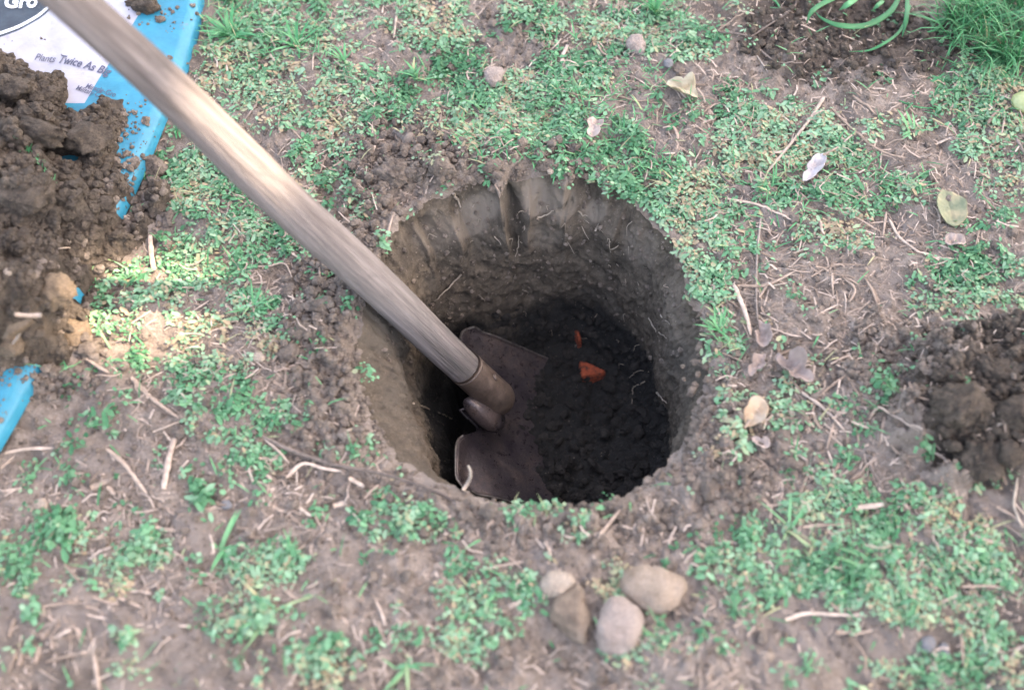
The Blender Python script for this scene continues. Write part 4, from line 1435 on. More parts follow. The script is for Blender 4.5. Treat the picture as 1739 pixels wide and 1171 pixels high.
# ------------------------------------------------------------------ twigs and straw, one by one
# (kind, width px, tint, polyline px, label)
TW = [
    ('twig', 5.5, .5, [(1353, -6), (1346, 17), (1305, 44), (1272, 64)], 'forked twig on dark soil near the top right',
     [[(1272, 64), (1240, 60), (1218, 56), (1197, 32)], [(1272, 64), (1299, 95), (1326, 108), (1365, 110)]]),
    ('twig', 4, .4, [(1333, 34), (1343, 61), (1370, 85)], 'thin curved twig just right of the forked twig', None),
    ('twig', 4.5, .65, [(1568, 17), (1600, 49), (1658, 83)], 'straight grey twig beside the grass clump at the top right', None),
    ('straw', 8, .75, [(1399, 169), (1367, 217), (1301, 298)], 'long pale stem slanting down left below the dark soil', None),
    ('straw', 7.5, .6, [(1411, 188), (1462, 234), (1499, 266), (1540, 273)], 'long pinkish stem slanting down right below the dark soil', None),
    ('straw', 9, .6, [(1448, 163), (1489, 195)], 'short thick stem above the long pinkish slanting stem', None),
    ('straw', 3, .8, [(1531, 117), (1550, 134), (1580, 132)], 'thin yellowish looped stem on dark soil by the grass clump', None),
    ('twig', 4, .6, [(1279, 88), (1304, 125)], 'short twig under the forked twig', None),
    ('straw', 5.5, .8, [(1705, 200), (1699, 234)], 'short whitish straw left of the pale green fruit', None),
    ('twig', 8, .6, [(1722, 242), (1739, 268), (1750, 280)], 'brown twig at the right edge below the pale green fruit', None),
    ('straw', 3.5, .75, [(1265, 24), (1231, 47), (1219, 56)], 'thin straw crossing the left arm of the forked twig', None),
    ('straw', 8.5, .75, [(1231, 340), (1262, 345), (1292, 352), (1343, 377)], 'pale split stem in clover right of the far rim', None),
    ('twig', 6, .35, [(1219, 297), (1240, 320), (1275, 343)], 'dark twig joining the pale split stem right of the far rim', None),
    ('twig', 5.5, .6, [(1292, 369), (1285, 436), (1284, 505), (1285, 550)], 'long straight grey twig standing upright in the picture right of the hole', None),
    ('straw', 9, .6, [(1252, 487), (1302, 484), (1353, 460)], 'curved brown stem crossing the upright grey twig', None),
    ('straw', 12, .65, [(1245, 484), (1256, 514), (1268, 550), (1273, 575)], 'thick tan stem below the curved brown stem right of the hole', None),
    ('twig', 4.5, .35, [(1394, 299), (1455, 296), (1520, 284), (1580, 269)], 'thin dark curved twig right of the white folded leaf', None),
    ('straw', 5, .6, [(1397, 352), (1455, 375), (1492, 399)], 'thin straw in clover leading to the crossed straws at right', None),
    ('straw', 7.5, .75, [(1506, 382), (1529, 409), (1577, 435), (1621, 443)], 'long curved pale straw below the green-brown leaf', None),
    ('straw', 6, .75, [(1503, 365), (1497, 420)], 'upright pale straw of the crossed straws at right', None),
    ('straw', 4.5, .8, [(1478, 381), (1510, 384)], 'level pale straw of the crossed straws at right', None),
    ('straw', 5.5, .45, [(1458, 311), (1473, 355)], 'short brown stem in clover under the thin dark twig', None),
    ('straw', 6, .5, [(1377, 472), (1414, 453), (1472, 450)], 'bent brown stem on bare soil below the right clover', None),
    ('straw', 7, .65, [(1431, 470), (1451, 494), (1440, 518)], 'angled pale stem below the bent brown stem', None),
    ('straw', 7.5, .7, [(1470, 474), (1480, 496), (1490, 519)], 'pale stem right of the angled pale stem', None),
    ('straw', 4, .7, [(1490, 517), (1527, 506)], 'thin straw touching the lower end of a pale stem', None),
    ('straw', 6, .55, [(1412, 462), (1414, 505)], 'upright greyish stem left of the angled pale stem', None),
    ('straw', 6, .6, [(1563, 480), (1574, 463)], 'short hooked straw left of the right clover patch', None),
    ('straw', 6.5, .85, [(1419, 623), (1448, 634), (1477, 642)], 'straight pinkish straw by the left fringe of the right diggings', None),
    ('straw', 8.5, .85, [(1349, 661), (1391, 691), (1436, 736)], 'long pale straw slanting down right beside dark clover', None),
    ('straw', 6.5, .5, [(1439, 635), (1391, 674), (1378, 705), (1364, 739)], 'brown curved stem crossing the long pale straw', None),
    ('straw', 7, .85, [(1474, 715), (1489, 696), (1507, 705), (1566, 739)], 'bent pale straw left of the largest clod', None),
    ('straw', 6.5, .75, [(1556, 687), (1530, 694), (1502, 708)], 'pale straw crossing the bent straw left of the largest clod', None),
    ('straw', 8, .45, [(1502, 708), (1497, 735), (1490, 763)], 'brown upright stem under the bent pale straw', None),
    ('root', 10, .4, [(1647, 746), (1678, 729), (1706, 720), (1745, 722)], 'thick curved root over the clods at the right edge', None),
    ('straw', 6, .7, [(1405, 698), (1428, 703), (1453, 702)], 'short level straw right of the long pale straw', None),
    ('straw', 6, .5, [(1415, 719), (1408, 745), (1402, 767)], 'short grey stem under the level straw right of the hole', None),
    ('straw', 6, .7, [(1422, 520), (1400, 530), (1378, 544)], 'short stem beside the grey crumpled leaves', None),
    ('straw', 7, .85, [(1309, 561), (1335, 568), (1361, 574)], 'pale straw reaching right from the grey crumpled leaves', None),
    ('straw', 6, .6, [(1518, 745), (1540, 752), (1566, 774)], 'yellowish brown stem in front of the small clods at right', None),
    ('straw', 7, .65, [(1582, 814), (1600, 808), (1627, 818)], 'bent tan straw below the right clods', None),
    ('twig', 5, .45, [(1473, 787), (1490, 820), (1504, 848)], 'thin grey twig running into the lower right clover', None),
    ('straw', 6, .6, [(1492, 778), (1470, 793), (1458, 812)], 'short brown stem meeting the thin grey twig', None),
    ('straw', 11, .9, [(1333, 1053), (1368, 1044), (1420, 1046), (1469, 1047)], 'long thick pale stem lying level at the lower right', None),
    ('wood_chip', 13, .7, [(1450, 868), (1475, 866), (1498, 860)], 'thick pale wood chip in the lower right clover', None),
    ('straw', 8, .6, [(1691, 862), (1720, 880), (1742, 899)], 'brown stem at the right edge below the clods', None),
    ('twig', 7, .75, [(1691, 886), (1715, 902), (1745, 918)], 'pale grey twig at the right edge in the lower half', None),
    ('root', 8, .5, [(1729, 810), (1722, 840), (1720, 863), (1735, 900)], 'upright root at the right edge below the grey stone', None),
    ('twig', 5, .35, [(1542, 844), (1564, 889), (1596, 939)], 'long thin brown twig lying across the lower right clover', None),
    ('straw', 7, .6, [(1362, 898), (1396, 895), (1450, 893)], 'level tan stem at the upper edge of the lower right clover', None),
    ('straw', 6, .6, [(1403, 901), (1416, 915), (1431, 924)], 'short stem under the level tan stem', None),
    ('straw', 7, .75, [(1628, 1003), (1665, 1000), (1707, 1000)], 'yellow and white straw at the right of the lower clover', None),
    ('straw', 6, .6, [(1640, 993), (1659, 1022)], 'short stem crossing the yellow and white straw', None),
    ('wood_chip', 9, .75, [(1418, 1076), (1444, 1076)], 'short pale chip under the long level stem', None),
    ('wood_chip', 8, .7, [(1444, 1082), (1482, 1071)], 'slanting pale chip under the long level stem', None),
    ('straw', 6, .5, [(1447, 1092), (1463, 1120), (1466, 1158)], 'greenish brown stem at the bottom right', None),
    ('straw', 7, .6, [(1314, 1133), (1349, 1122)], 'short tan stem near the bottom right of the four stones', None),
    ('straw', 7, .5, [(1628, 1079), (1627, 1110), (1629, 1139)], 'upright stem right of the two grey pebbles', None),
    ('straw', 10, .75, [(12, 774), (50, 768), (93, 764)], 'pale stem just below the blue bag tip', None),
    ('straw', 9, .7, [(6, 803), (30, 778)], 'short stem leaning against the pale stem near the bag tip', None),
    ('straw', 11, .75, [(183, 766), (205, 785), (225, 809), (253, 845)], 'long pale bent straw on bare soil at the lower left', None),
    ('wood_chip', 14, .65, [(298, 748), (288, 790), (278, 833)], 'broad upright brown chip at the lower left', None),
    ('straw', 9, .65, [(149, 612), (168, 625), (188, 637)], 'short pale stem beside the clod at the heap foot', None),
    ('straw', 5.5, .7, [(164, 642), (190, 640), (210, 637)], 'thin straw touching the short pale stem near the heap', None),
    ('straw', 11, .65, [(224, 643), (253, 673), (304, 711)], 'thick tan stem slanting down right at the left', None),
    ('straw', 7, .75, [(261, 736), (285, 727), (310, 714)], 'pale stem forming an angle with the thick tan stem', None),
    ('straw', 6, .75, [(239, 655), (262, 645), (280, 634)], 'thin straw crossing the upper part of the thick tan stem', None),
    ('straw', 5.5, .75, [(181, 663), (205, 663), (227, 659)], 'thin level straw left of the thick tan stem', None),
    ('wood_chip', 12, .7, [(257, 405), (259, 435), (262, 463)], 'pale upright wood chip in grass right of the heap', None),
    ('wood_chip', 12, .75, [(157, 834), (189, 820)], 'pale chip left of the long bent straw at lower left', None),
    ('wood_chip', 9, .8, [(186, 832), (198, 846)], 'tiny pale chip touching another chip at lower left', None),
    ('straw', 9, .55, [(76, 1030), (105, 1025), (141, 1022)], 'level brown stem at the lower left', None),
    ('straw', 9, .7, [(157, 1014), (180, 1022), (205, 1028)], 'pale stem right of the level brown stem', None),
    ('straw', 9, .6, [(201, 1016), (220, 1022), (243, 1034)], 'short brown stem at the right end of the pale stem', None),
    ('straw', 9, .5, [(80, 1126), (115, 1114), (153, 1106)], 'brown stem near the bottom left corner', None),
    ('straw', 11, .65, [(160, 1112), (165, 1140), (170, 1180)], 'upright stem cut by the bottom edge at left', None),
    ('wood_chip', 12, .6, [(68, 1098), (60, 1126)], 'dark chip near the bottom left corner', None),
    ('wood_chip', 11, .6, [(38, 1106), (33, 1132)], 'dull chip left of another chip in the bottom left corner', None),
    ('wood_chip', 12, .55, [(26, 1050), (14, 1082)], 'curled brown chip at the left edge below the clover', None),
    ('straw', 8, .55, [(113, 962), (137, 990)], 'short mottled stem under a small weed at lower left', None),
    ('twig', 10, .22, [(448, 748), (500, 774), (569, 792), (657, 813), (754, 843), (810, 881)], 'long dark twig curving along the lower left rim of the hole', None),
    ('straw', 10, .8, [(488, 817), (517, 797), (550, 799), (581, 805)], 'arched pale straw under the long dark twig', None),
    ('straw', 7, .6, [(450, 750), (475, 772), (495, 797)], 'brown stem under the left end of the long dark twig', None),
    ('straw', 8, .8, [(637, 1018), (648, 1040), (655, 1064)], 'short pinkish straw on bare soil at the bottom centre', None),
    ('straw', 7, .8, [(822, 968), (860, 960), (905, 952)], 'long pale straw left of the four stones', None),
    ('straw', 8, .7, [(862, 945), (887, 966)], 'short straw crossing the long pale straw left of the stones', None),
    ('straw', 9, .7, [(1016, 912), (1030, 898), (1050, 870), (1054, 862)], 'curved tan straw at the near rim above the stones', None),
    ('wood_chip', 10, .8, [(594, 818), (619, 833)], 'pale chip under the long dark twig', None),
    ('wood_chip', 10, .8, [(568, 866), (590, 860)], 'pale chip on bare soil below the arched straw', None),
    ('straw', 6, .7, [(674, 23), (672, 45), (669, 69)], 'upright straw near the top left of centre', None),
    ('straw', 5, .6, [(674, 40), (685, 52)], 'short side straw against the upright straw near the top', None),
    ('twig', 5, .65, [(438, 179), (420, 200), (405, 218)], 'thin pale twig just right of the handle near the top', None),
    ('straw', 5, .5, [(556, 262), (550, 280), (545, 298)], 'thin stem in clover right of the handle', None),
    ('straw', 8, .8, [(638, 245), (632, 258), (625, 270)], 'short pale straw on bare soil left of the crumbs', None),
    ('straw', 4, .6, [(494, 220), (517, 245)], 'fine straw on grey soil right of the handle', None),
    ('straw', 7, .55, [(432, 58), (449, 49)], 'short brown stem in grass right of the bag', None),
    ('straw', 4, .5, [(577, 0), (560, 14)], 'reddish stem at the top edge left of centre', None),
    ('twig', 4.5, .6, [(946, -4), (962, 12), (980, 26)], 'short grey twig at the top edge above the stones', None),
    ('wood_chip', 8, .85, [(964, 82), (955, 103), (961, 121)], 'bent pale strip of straw between the two upper stones', None),
    ('straw', 7, .6, [(1014, 78), (1022, 92), (1038, 102)], 'curled brown straw below the stone by the dark clover', None),
    ('straw', 3, .9, [(1089, 104), (1105, 108), (1122, 106)], 'fine yellow stem below the stone by the dark clover', None),
    ('straw', 7, .65, [(1124, 169), (1141, 191)], 'short stem under the tan curled leaf', None),
    ('straw', 5, .65, [(1116, 180), (1115, 214)], 'thin upright stem left of the short stem under the curled leaf', None),
    ('straw', 6, .7, [(866, 209), (885, 207), (903, 205)], 'level pale straw in the dense grass above the hole', None),
    ('straw', 4.5, .75, [(904, 134), (916, 122)], 'fine slanting straw right of the egg-shaped stone', None),
    ('straw', 6, .6, [(1179, 108), (1189, 120), (1199, 130)], 'short brown stem right of the tiny blue-grey pebble', None),
    ('straw', 6, .6, [(1046, 163), (1060, 171), (1080, 173), (1112, 172)], 'branching pale straw in a dry patch left of the curled leaf', None),
    ('straw', 7, .8, [(653, 415), (660, 395), (668, 362)], 'pale straw standing at the left far rim of the hole', None),
    ('straw', 5, .6, [(419, 476), (432, 456), (455, 455), (485, 457), (497, 475)], 'arched thin root on crumbled soil left of the handle', None),
    ('straw', 5, .7, [(542, 448), (543, 475), (541, 495)], 'thin pale stem under the handle beside crumbs', None),
]


def lay(P2, lift, lowr):
    z = quick_surf(P2[:, 0], P2[:, 1])
    # stiff: smooth the heights so the stem bridges small hollows
    k = min(9, len(z) // 2 * 2 + 1)
    if len(z) > 4:
        zp = np.pad(z, k, mode='edge')
        z = np.maximum.reduce([np.convolve(zp, np.ones(2 * k + 1) / (2 * k + 1), 'valid')[:len(z)], z - 0.0015])
    return np.maximum(z, -0.003) + lift + lowr


MATOF = {'twig': 'bark', 'straw': 'straw', 'wood_chip': 'straw', 'root': 'root'}


def stem_geo(poly, width, tint, kind, seed, taper=True):
    p0 = at(*poly[0])
    r = 0.5 * width * mpp(p0) * 0.70
    P = np.array([at(*q)[:2] for q in poly])
    S = resample(P, 0.0035)
    r2 = np.random.default_rng(seed)
    n = len(S)
    if kind != 'wood_chip':
        wv = np.cumsum(r2.normal(0, 1, (n, 2)), 0)
        wv -= np.linspace(0, 1, n)[:, None] * wv[-1]
        S = S + wv * 0.00005
    gd = float(green_density(S[::4, 0], S[::4, 1]).mean())
    z = lay(S, 0.0010 + 0.0065 * gd, r * (0.5 if kind != 'wood_chip' else 0.25))
    R = r * (1 + 0.07 * r2.normal(0, 1, n))
    if taper:
        R = R * np.linspace(1.08, 0.7, n) * np.clip(np.minimum(np.arange(n) + 2.0, n + 1.0 - np.arange(n)) / 4.0, 0.45, 1)
    if kind == 'wood_chip':
        R = r * (0.8 + 0.35 * np.sin(np.linspace(0.25, 2.9, n))) * (1 + 0.10 * r2.normal(0, 1, n))
    flat = {'twig': 0.95, 'root': 0.9, 'straw': 0.5, 'wood_chip': 0.3}[kind]
    g = Geo()
    V, F3, F4 = tube(np.column_stack([S, z]), R, 8, flat, 0.22, seed)
    g.add(V, F3, F4, np.clip(tint + 0.10 * r2.normal(0, 1, len(V)) * 0.5 + 0.15 * np.interp(np.arange(len(V)), [0, len(V)], r2.normal(0, 1, 2)), 0, 1))
    return g


for k, (kind, wd, tn, poly, lb, sub) in enumerate(TW):
    o = stem_geo(poly, wd, tn, kind, 500 + k).obj(kind, M[MATOF[kind]])
    tag(o, lb, {'twig': 'twig', 'straw': 'straw', 'wood_chip': 'wood chip', 'root': 'root'}[kind])
    for q in (sub or []):
        stem_geo(q, wd * 0.85, tn, kind, 700 + k).obj('side_branch', M[MATOF[kind]], o)

# short straws, one object each
SZ = [('short pale straw scrap on the bare soil right of the hole', 'straw scraps right of the hole', [(1400, 740, 130, 110), (1420, 520, 150, 70), (1300, 620, 70, 110), (1350, 430, 90, 60)], 95),
      ('short pale straw scrap on the bare soil at the lower left', 'straw scraps at the lower left', [(200, 900, 200, 180), (90, 1080, 100, 80), (450, 830, 120, 90)], 80),
      ('short pale straw scrap along the bottom of the picture', 'straw scraps along the bottom', [(1230, 1090, 130, 70), (700, 1090, 200, 70), (1240, 1000, 60, 90)], 45),
      ('short dry straw scrap on the bare strip below the dark soil', 'straw scraps at the upper right', [(1560, 240, 140, 80), (1180, 190, 110, 60), (1600, 400, 90, 60)], 60),
      ('short dry straw scrap among the upper left weeds', 'straw scraps at the upper left', [(520, 230, 110, 70), (560, 90, 120, 60), (440, 560, 80, 90)], 24)]
for zi, (lb, gr, areas, n) in enumerate(SZ):
    for k in range(n):
        ar = areas[k % len(areas)]
        for _ in range(30):
            a_, q_ = random.uniform(0, 6.28), math.sqrt(random.random())
            cx, cy = ar[0] + ar[2] * q_ * math.cos(a_), ar[1] + ar[3] * q_ * math.sin(a_)
            p = at(cx, cy)
            s_ = math.hypot(p[0] - HC[0], p[1] - HC[1]) - rim_r(math.atan2(p[1] - HC[1], p[0] - HC[0]))
            if s_ > 0.02 and 4 < cx < PW - 4 and 4 < cy < PH - 4:
                break
        ln = random.uniform(10, 40)
        an = random.uniform(0, 3.14)
        bend = random.uniform(-.07, .07) * ln
        poly = [(cx - ln / 2 * math.cos(an), cy - ln / 2 * math.sin(an)), (cx + bend * math.sin(an), cy - bend * math.cos(an)), (cx + ln / 2 * math.cos(an), cy + ln / 2 * math.sin(an))]
        kind = 'wood_chip' if random.random() < .4 else 'straw'
        tn_ = random.uniform(.35, .95)
        o = stem_geo(poly, random.uniform(2.8, 7 if kind == 'wood_chip' else 4.6), tn_, kind, 900 + zi * 100 + k).obj('straw_scrap', M['straw'])
        what = ('tiny ' if ln < 15 else 'short ' if ln < 23 else 'longer ') + ('brown ' if tn_ < .52 else 'tan ' if tn_ < .72 else 'pale ') + ('chip scrap' if kind == 'wood_chip' else 'straw scrap')
        tag(o, place_label(cx, cy, what), 'straw scrap', gr)

# straw scraps and a pebble lying on the heap
for k, (poly, wd, lb) in enumerate([
        ([(27, 537), (50, 539), (72, 538)], 9, 'pale wood chip lying on the heap left of the tan clods'),
        ([(102, 425), (120, 424), (145, 430)], 4, 'thin straw on the heap above the smooth tan clod'),
        ([(77, 146), (85, 154), (97, 162)], 3, 'thin straw on the heap just below the lettering'),
        ([(160, 185), (168, 200), (165, 218)], 3.5, 'fibrous thin root on the upper right of the heap'),
        ([(20, 590), (32, 575), (38, 562)], 8, 'tan twig stub on the lower left of the heap')]):
    P = np.array([on_heap(*q) for q in poly])
    S = resample(P, 0.003)
    V, F3, F4 = tube(S + np.array([0, 0, 0.003]), 0.5 * wd * mpp(P[0]), 7, 0.6, 0.2, k)
    g = Geo()
    g.add(V, F3, F4, 0.8)
    tag(g.obj('straw', M['straw']), lb, 'straw')


# fine litter nobody could count
def strips(x, y, z, ln, wd, az, tint, up=0.002):
    n = len(x)
    dx, dy = np.cos(az), np.sin(az)
    t = np.array([-0.5, 0.0, 0.5])
    bend = rng.normal(0, 0.12, n)
    c = np.stack([x[:, None] + ln[:, None] * (t[None] * dx[:, None] - (0.25 - t[None] ** 2) * bend[:, None] * dy[:, None] * 4),
                  y[:, None] + ln[:, None] * (t[None] * dy[:, None] + (0.25 - t[None] ** 2) * bend[:, None] * dx[:, None] * 4),
                  z[:, None] + up * np.array([0.3, 1.0, 0.3])[None] * (0.4 + rng.random((n, 1)))], -1)
    off = np.stack([-dy, dx, np.zeros(n)], -1)[:, None, :] * (wd / 2)[:, None, None]
    V = np.concatenate([c - off, c + off], 1)             # n,6,3
    f = np.array([[0, 1, 4, 3], [1, 2, 5, 4]])
    F = (f[None] + (np.arange(n) * 6)[:, None, None]).reshape(-1, 4)
    return V.reshape(-1, 3), F, np.repeat(tint, 6)


n = 64000
lx, ly = rng.uniform(-0.85, 0.85, n), rng.uniform(-0.55, 0.75, n)
sd = np.hypot(lx - HC[0], ly - HC[1]) - rim_r(np.arctan2(ly - HC[1], lx - HC[0]))
lp = fbm(lx * 12, ly * 12, 3, 140)
ppx, ppy = project(lx, ly)
wgt = (0.25 + 0.9 * smooth(-0.1, 0.3, lp)) * np.where((ppx > 1180) & (ppy < 800) & (ppy > 130), 2.6, 0.9)
k = (sd > 0.015) & (poly_sd(lx, ly, BAG_POLY) < 0) & (poly_sd(lx, ly, HEAP) < 0) & (rng.random(n) < wgt)
lx, ly = lx[k], ly[k]
n = len(lx)
V, F, T = strips(lx, ly, ground_z(lx, ly) + 0.007 * green_density(lx, ly) * rng.random(n), 0.003 + 0.020 * rng.random(n) ** 2.2, 0.0004 + 0.0015 * rng.random(n) ** 2.0, rng.random(n) * 6.28, rng.random(n) ** 0.7 * 0.7 + 0.3)
tag(obj('straw_litter', V, [F], M['straw'], tint=T), 'fine scattered straw litter over the bare soil', kind='stuff')


# ------------------------------------------------------------------ fallen leaves and fruit
def leaf_mat(name, a, b_, c_):
    m, t, b = principled(name)
    v = coords(t)
    n = noise(t, v, 60, 6, 0.6)
    c = ramp(t, n, [(0.32, a), (0.5, b_), (0.68, c_)])
    t.links.new(c, b.inputs['Base Color'])
    b.inputs['Roughness'].default_value = 0.65
    bump(t, b, noise(t, v, 250, 5, 0.6), 0.4, 0.001)
    return m


M['lf_tan'] = leaf_mat('tan_leaf', (0.224, 0.165, 0.092), (0.330, 0.264, 0.172), (0.396, 0.343, 0.251))
M['lf_pink'] = leaf_mat('pinkish_leaf', (0.238, 0.174, 0.146), (0.304, 0.229, 0.196), (0.363, 0.286, 0.249))
M['lf_white'] = leaf_mat('whitish_leaf', (0.238, 0.206, 0.206), (0.314, 0.276, 0.276), (0.368, 0.335, 0.335))
M['lf_green'] = leaf_mat('green_brown_leaf', (0.106, 0.119, 0.066), (0.165, 0.165, 0.092), (0.277, 0.218, 0.125))
M['lf_orange'] = leaf_mat('orange_tan_leaf', (0.238, 0.145, 0.086), (0.310, 0.218, 0.145), (0.277, 0.224, 0.178))
M['lf_grey'] = leaf_mat('grey_leaf', (0.143, 0.105, 0.090), (0.202, 0.148, 0.128), (0.249, 0.186, 0.161))


def fallen_leaf(outline, mat, label, curl=0.3, crumple=0.3, seed=0, vein=True, stalk=None, lift=0.004):
    o = np.array(outline, float)
    c = at(*o.mean(0))
    pts = np.array([onplane(a, b, c[2] + 0.006)[:2] for a, b in o])
    cc = pts.mean(0)
    an = np.arctan2(pts[:, 1] - cc[1], pts[:, 0] - cc[0])
    rr = np.hypot(pts[:, 0] - cc[0], pts[:, 1] - cc[1])
    od = np.argsort(an)
    NR, NT = 10, 40
    th = np.linspace(-np.pi, np.pi, NT, endpoint=False)
    R = np.interp(th, an[od], rr[od], period=2 * np.pi)
    Rm = rr.mean()
    V = [[cc[0], cc[1], 0]]
    for i in range(1, NR + 1):
        q = i / NR
        for j in range(NT):
            V.append([cc[0] + R[j] * q * math.cos(th[j]), cc[1] + R[j] * q * math.sin(th[j]), 0])
    V = np.array(V)
    ax = np.linalg.svd(pts - cc)[2]
    s = (V[:, :2] - cc) @ ax[1]
    l = (V[:, :2] - cc) @ ax[0]
    z = curl * (s ** 2) / Rm * 1.6 + 0.10 * curl * l * l / Rm
    z += crumple * Rm * fbm(V[:, 0] * 1.8 / Rm + seed, V[:, 1] * 1.8 / Rm, 3, 150 + seed)
    z -= 0.05 * Rm * np.exp(-(s / (0.08 * Rm)) ** 2)
    gz = surf_z(V[:, 0], V[:, 1])
    V[:, 2] = np.median(gz) + lift + z - z.min()
    F3 = [[0, 1 + j, 1 + (j + 1) % NT] for j in range(NT)]
    F4 = []
    for i in range(NR - 1):
        for j in range(NT):
            a = 1 + i * NT + j
            b = 1 + i * NT + (j + 1) % NT
            F4.append([a, a + NT, b + NT, b])
    ob = obj('fallen_leaf', V, [np.array(F3), np.array(F4)], mat)
    sm = ob.modifiers.new('thick', 'SOLIDIFY')
    sm.thickness = 0.0006
    tag(ob, label, 'leaf')
    if stalk:
        P = np.array([at(*q) + np.array([0, 0, 0.005 + lift]) for q in stalk])
        Vt, a3, a4 = tube(resample(P, 0.004), 0.0011, 6)
        g = Geo()
        g.add(Vt, a3, a4, 0.7)
        g.obj('stalk', M['straw'], ob)
    return ob


fallen_leaf([(1133, 137), (1160, 139), (1172, 136), (1181, 150), (1185, 166), (1160, 164), (1135, 156)], M['lf_tan'], 'curled tan leaf on dry soil above the hole to the right', 0.7, 0.25, 1, stalk=[(1182, 160), (1190, 170), (1196, 184)])
fallen_leaf([(1000, 209), (1012, 206), (1024, 211), (1017, 222), (1016, 233), (997, 235), (1001, 222)], M['lf_pink'], 'small torn pinkish leaf in the dense grass above the hole', 0.5, 0.35, 2, lift=0.008)
fallen_leaf([(1396, 268), (1386, 272), (1375, 283), (1370, 296), (1361, 318), (1372, 314), (1384, 303), (1395, 290)], M['lf_white'], 'whitish folded leaf in clover at the upper right', 0.8, 0.3, 3, lift=0.008, stalk=[(1394, 277), (1408, 270), (1419, 264)])
fallen_leaf([(1601, 320), (1615, 325), (1632, 335), (1640, 355), (1637, 375), (1622, 382), (1604, 372), (1593, 355), (1592, 338)], M['lf_green'], 'green-brown rounded leaf on dry soil near the right edge', 0.35, 0.15, 4)
fallen_leaf([(1292, 672), (1302, 685), (1301, 705), (1284, 720), (1270, 724), (1263, 706), (1270, 690)], M['lf_orange'], 'orange-tan leaf on soil right of the hole', 0.4, 0.15, 5, stalk=[(1270, 722), (1262, 735)])
fallen_leaf([(1286, 546), (1298, 552), (1306, 568), (1304, 586), (1290, 590), (1282, 576), (1290, 562)], M['lf_grey'], 'upper grey crumpled leaf at the end of the tan stem', 0.9, 0.5, 6)
fallen_leaf([(1317, 600), (1335, 603), (1342, 620), (1365, 630), (1384, 645), (1376, 651), (1350, 644), (1328, 633), (1318, 618)], M['lf_grey'], 'longest grey crumpled leaf below the tan stem', 0.9, 0.5, 7)
fallen_leaf([(1303, 600), (1296, 612), (1285, 628), (1277, 642), (1270, 638), (1278, 620), (1292, 604)], M['lf_grey'], 'narrow grey curled leaf left of the longest grey leaf', 0.9, 0.4, 8)
fallen_leaf([(1277, 740), (1292, 745), (1308, 756), (1300, 759), (1284, 752)], M['lf_pink'], 'small curled pinkish leaf under the orange-tan leaf', 0.8, 0.3, 9)
fallen_leaf([(1604, 405), (1620, 402), (1640, 408), (1632, 418), (1612, 420), (1606, 413)], M['lf_pink'], 'small crumpled leaf under the green-brown leaf', 0.7, 0.5, 10)


def fruit():
    p = at(1742, 182)
    V, F = ICO[4]
    k = mpp(p)
    r = 27 * k
    x = V[:, 0]
    W = np.stack([x * r * 1.05, V[:, 1] * r * (1 - 0.18 * x) * 0.78, V[:, 2] * r * 0.5 * (1 - 0.12 * x)], -1)
    W = W * (1 + 0.03 * fbm(V[:, 0] * 2 + 3, V[:, 1] * 2 + V[:, 2], 2, 160))[:, None]
    W += p + np.array([0, 0, r * 0.46])
    m, t, b = principled('pale_green_skin')
    v = coords(t)
    c = ramp(t, noise(t, v, 70, 5, 0.6), [(0.35, (0.22, 0.245, 0.10)), (0.55, (0.28, 0.30, 0.145)), (0.75, (0.25, 0.205, 0.10))])
    t.links.new(c, b.inputs['Base Color'])
    b.inputs['Roughness'].default_value = 0.45
    o = tag(obj('fallen_fruit', W, [F], m), 'pale yellow-green fruit cut by the right frame edge', 'fruit')
    Vt, a3, a4 = tube(resample(np.array([p + np.array([r * 0.15, -r * 0.1, r * 0.95]), p + np.array([r * 0.2, -r * 0.12, r * 1.10])]), 0.001), 0.0016, 6)
    g = Geo()
    g.add(Vt, a3, a4, 0.1)
    g.obj('stalk_scar', M['bark'], o)


fruit()


# ------------------------------------------------------------------ roots and fragment inside the hole
ROOTS = [
    ([(783, 466), (762, 488), (735, 515)], 4, 'pale root on the left far wall of the hole near the sunlit patch'),
    ([(702, 685), (725, 692), (745, 700), (767, 711)], 4, 'pale root reaching from the left wall to the shovel neck'),
    ([(1102, 539), (1112, 558), (1132, 574)], 3.5, 'pale curved root on the upper right wall of the hole'),
    ([(1120, 532), (1132, 545), (1141, 552)], 3, 'short pale root beside the curved root on the right wall'),
    ([(1102, 631), (1091, 649), (1075, 659), (1072, 692)], 3, 'thin forked root hanging on the lower right wall'),
    ([(1070, 640), (1082, 630), (1096, 628)], 2, 'fine root arching above the forked root on the right wall'),
    ([(1115, 667), (1123, 675), (1132, 685)], 5, 'short whitish root at the right edge of the dark hole'),
    ([(881, 401), (880, 418), (876, 435)], 3, 'thin pale root below the far rim of the hole'),
    ([(841, 400), (850, 416)], 3, 'short root on the smooth far wall left of centre'),
    ([(983, 358), (990, 366), (997, 367)], 4, 'pale root stub on the right end of the far wall'),
    ([(1012, 391), (1016, 380)], 4, 'short upright root stub on the far wall'),
    ([(1036, 425), (1052, 417)], 3, 'fine pale root sticking out on the right far wall'),
    ([(770, 330), (778, 341), (783, 352)], 6, 'pale straw stuck in the far rim above the left wall'),
    ([(910, 371), (925, 366), (940, 358)], 4, 'pale root lying across the tan notch of the far rim')]
for k, (poly, wd, lb) in enumerate(ROOTS):
    P = np.array([inhole(*q, 0.003) for q in poly])
    S = resample(P, 0.003)
    S = S + np.random.default_rng(k).normal(0, 0.0005, S.shape)
    V, F3, F4 = tube(S, 0.5 * wd * mpp(P[0]) * np.linspace(0.9, 0.45, len(S)), 6, 1.0, 0.3, k)
    g = Geo()
    g.add(V, F3, F4, 0.3)
    tag(g.obj('root', M['root']), lb, 'root')
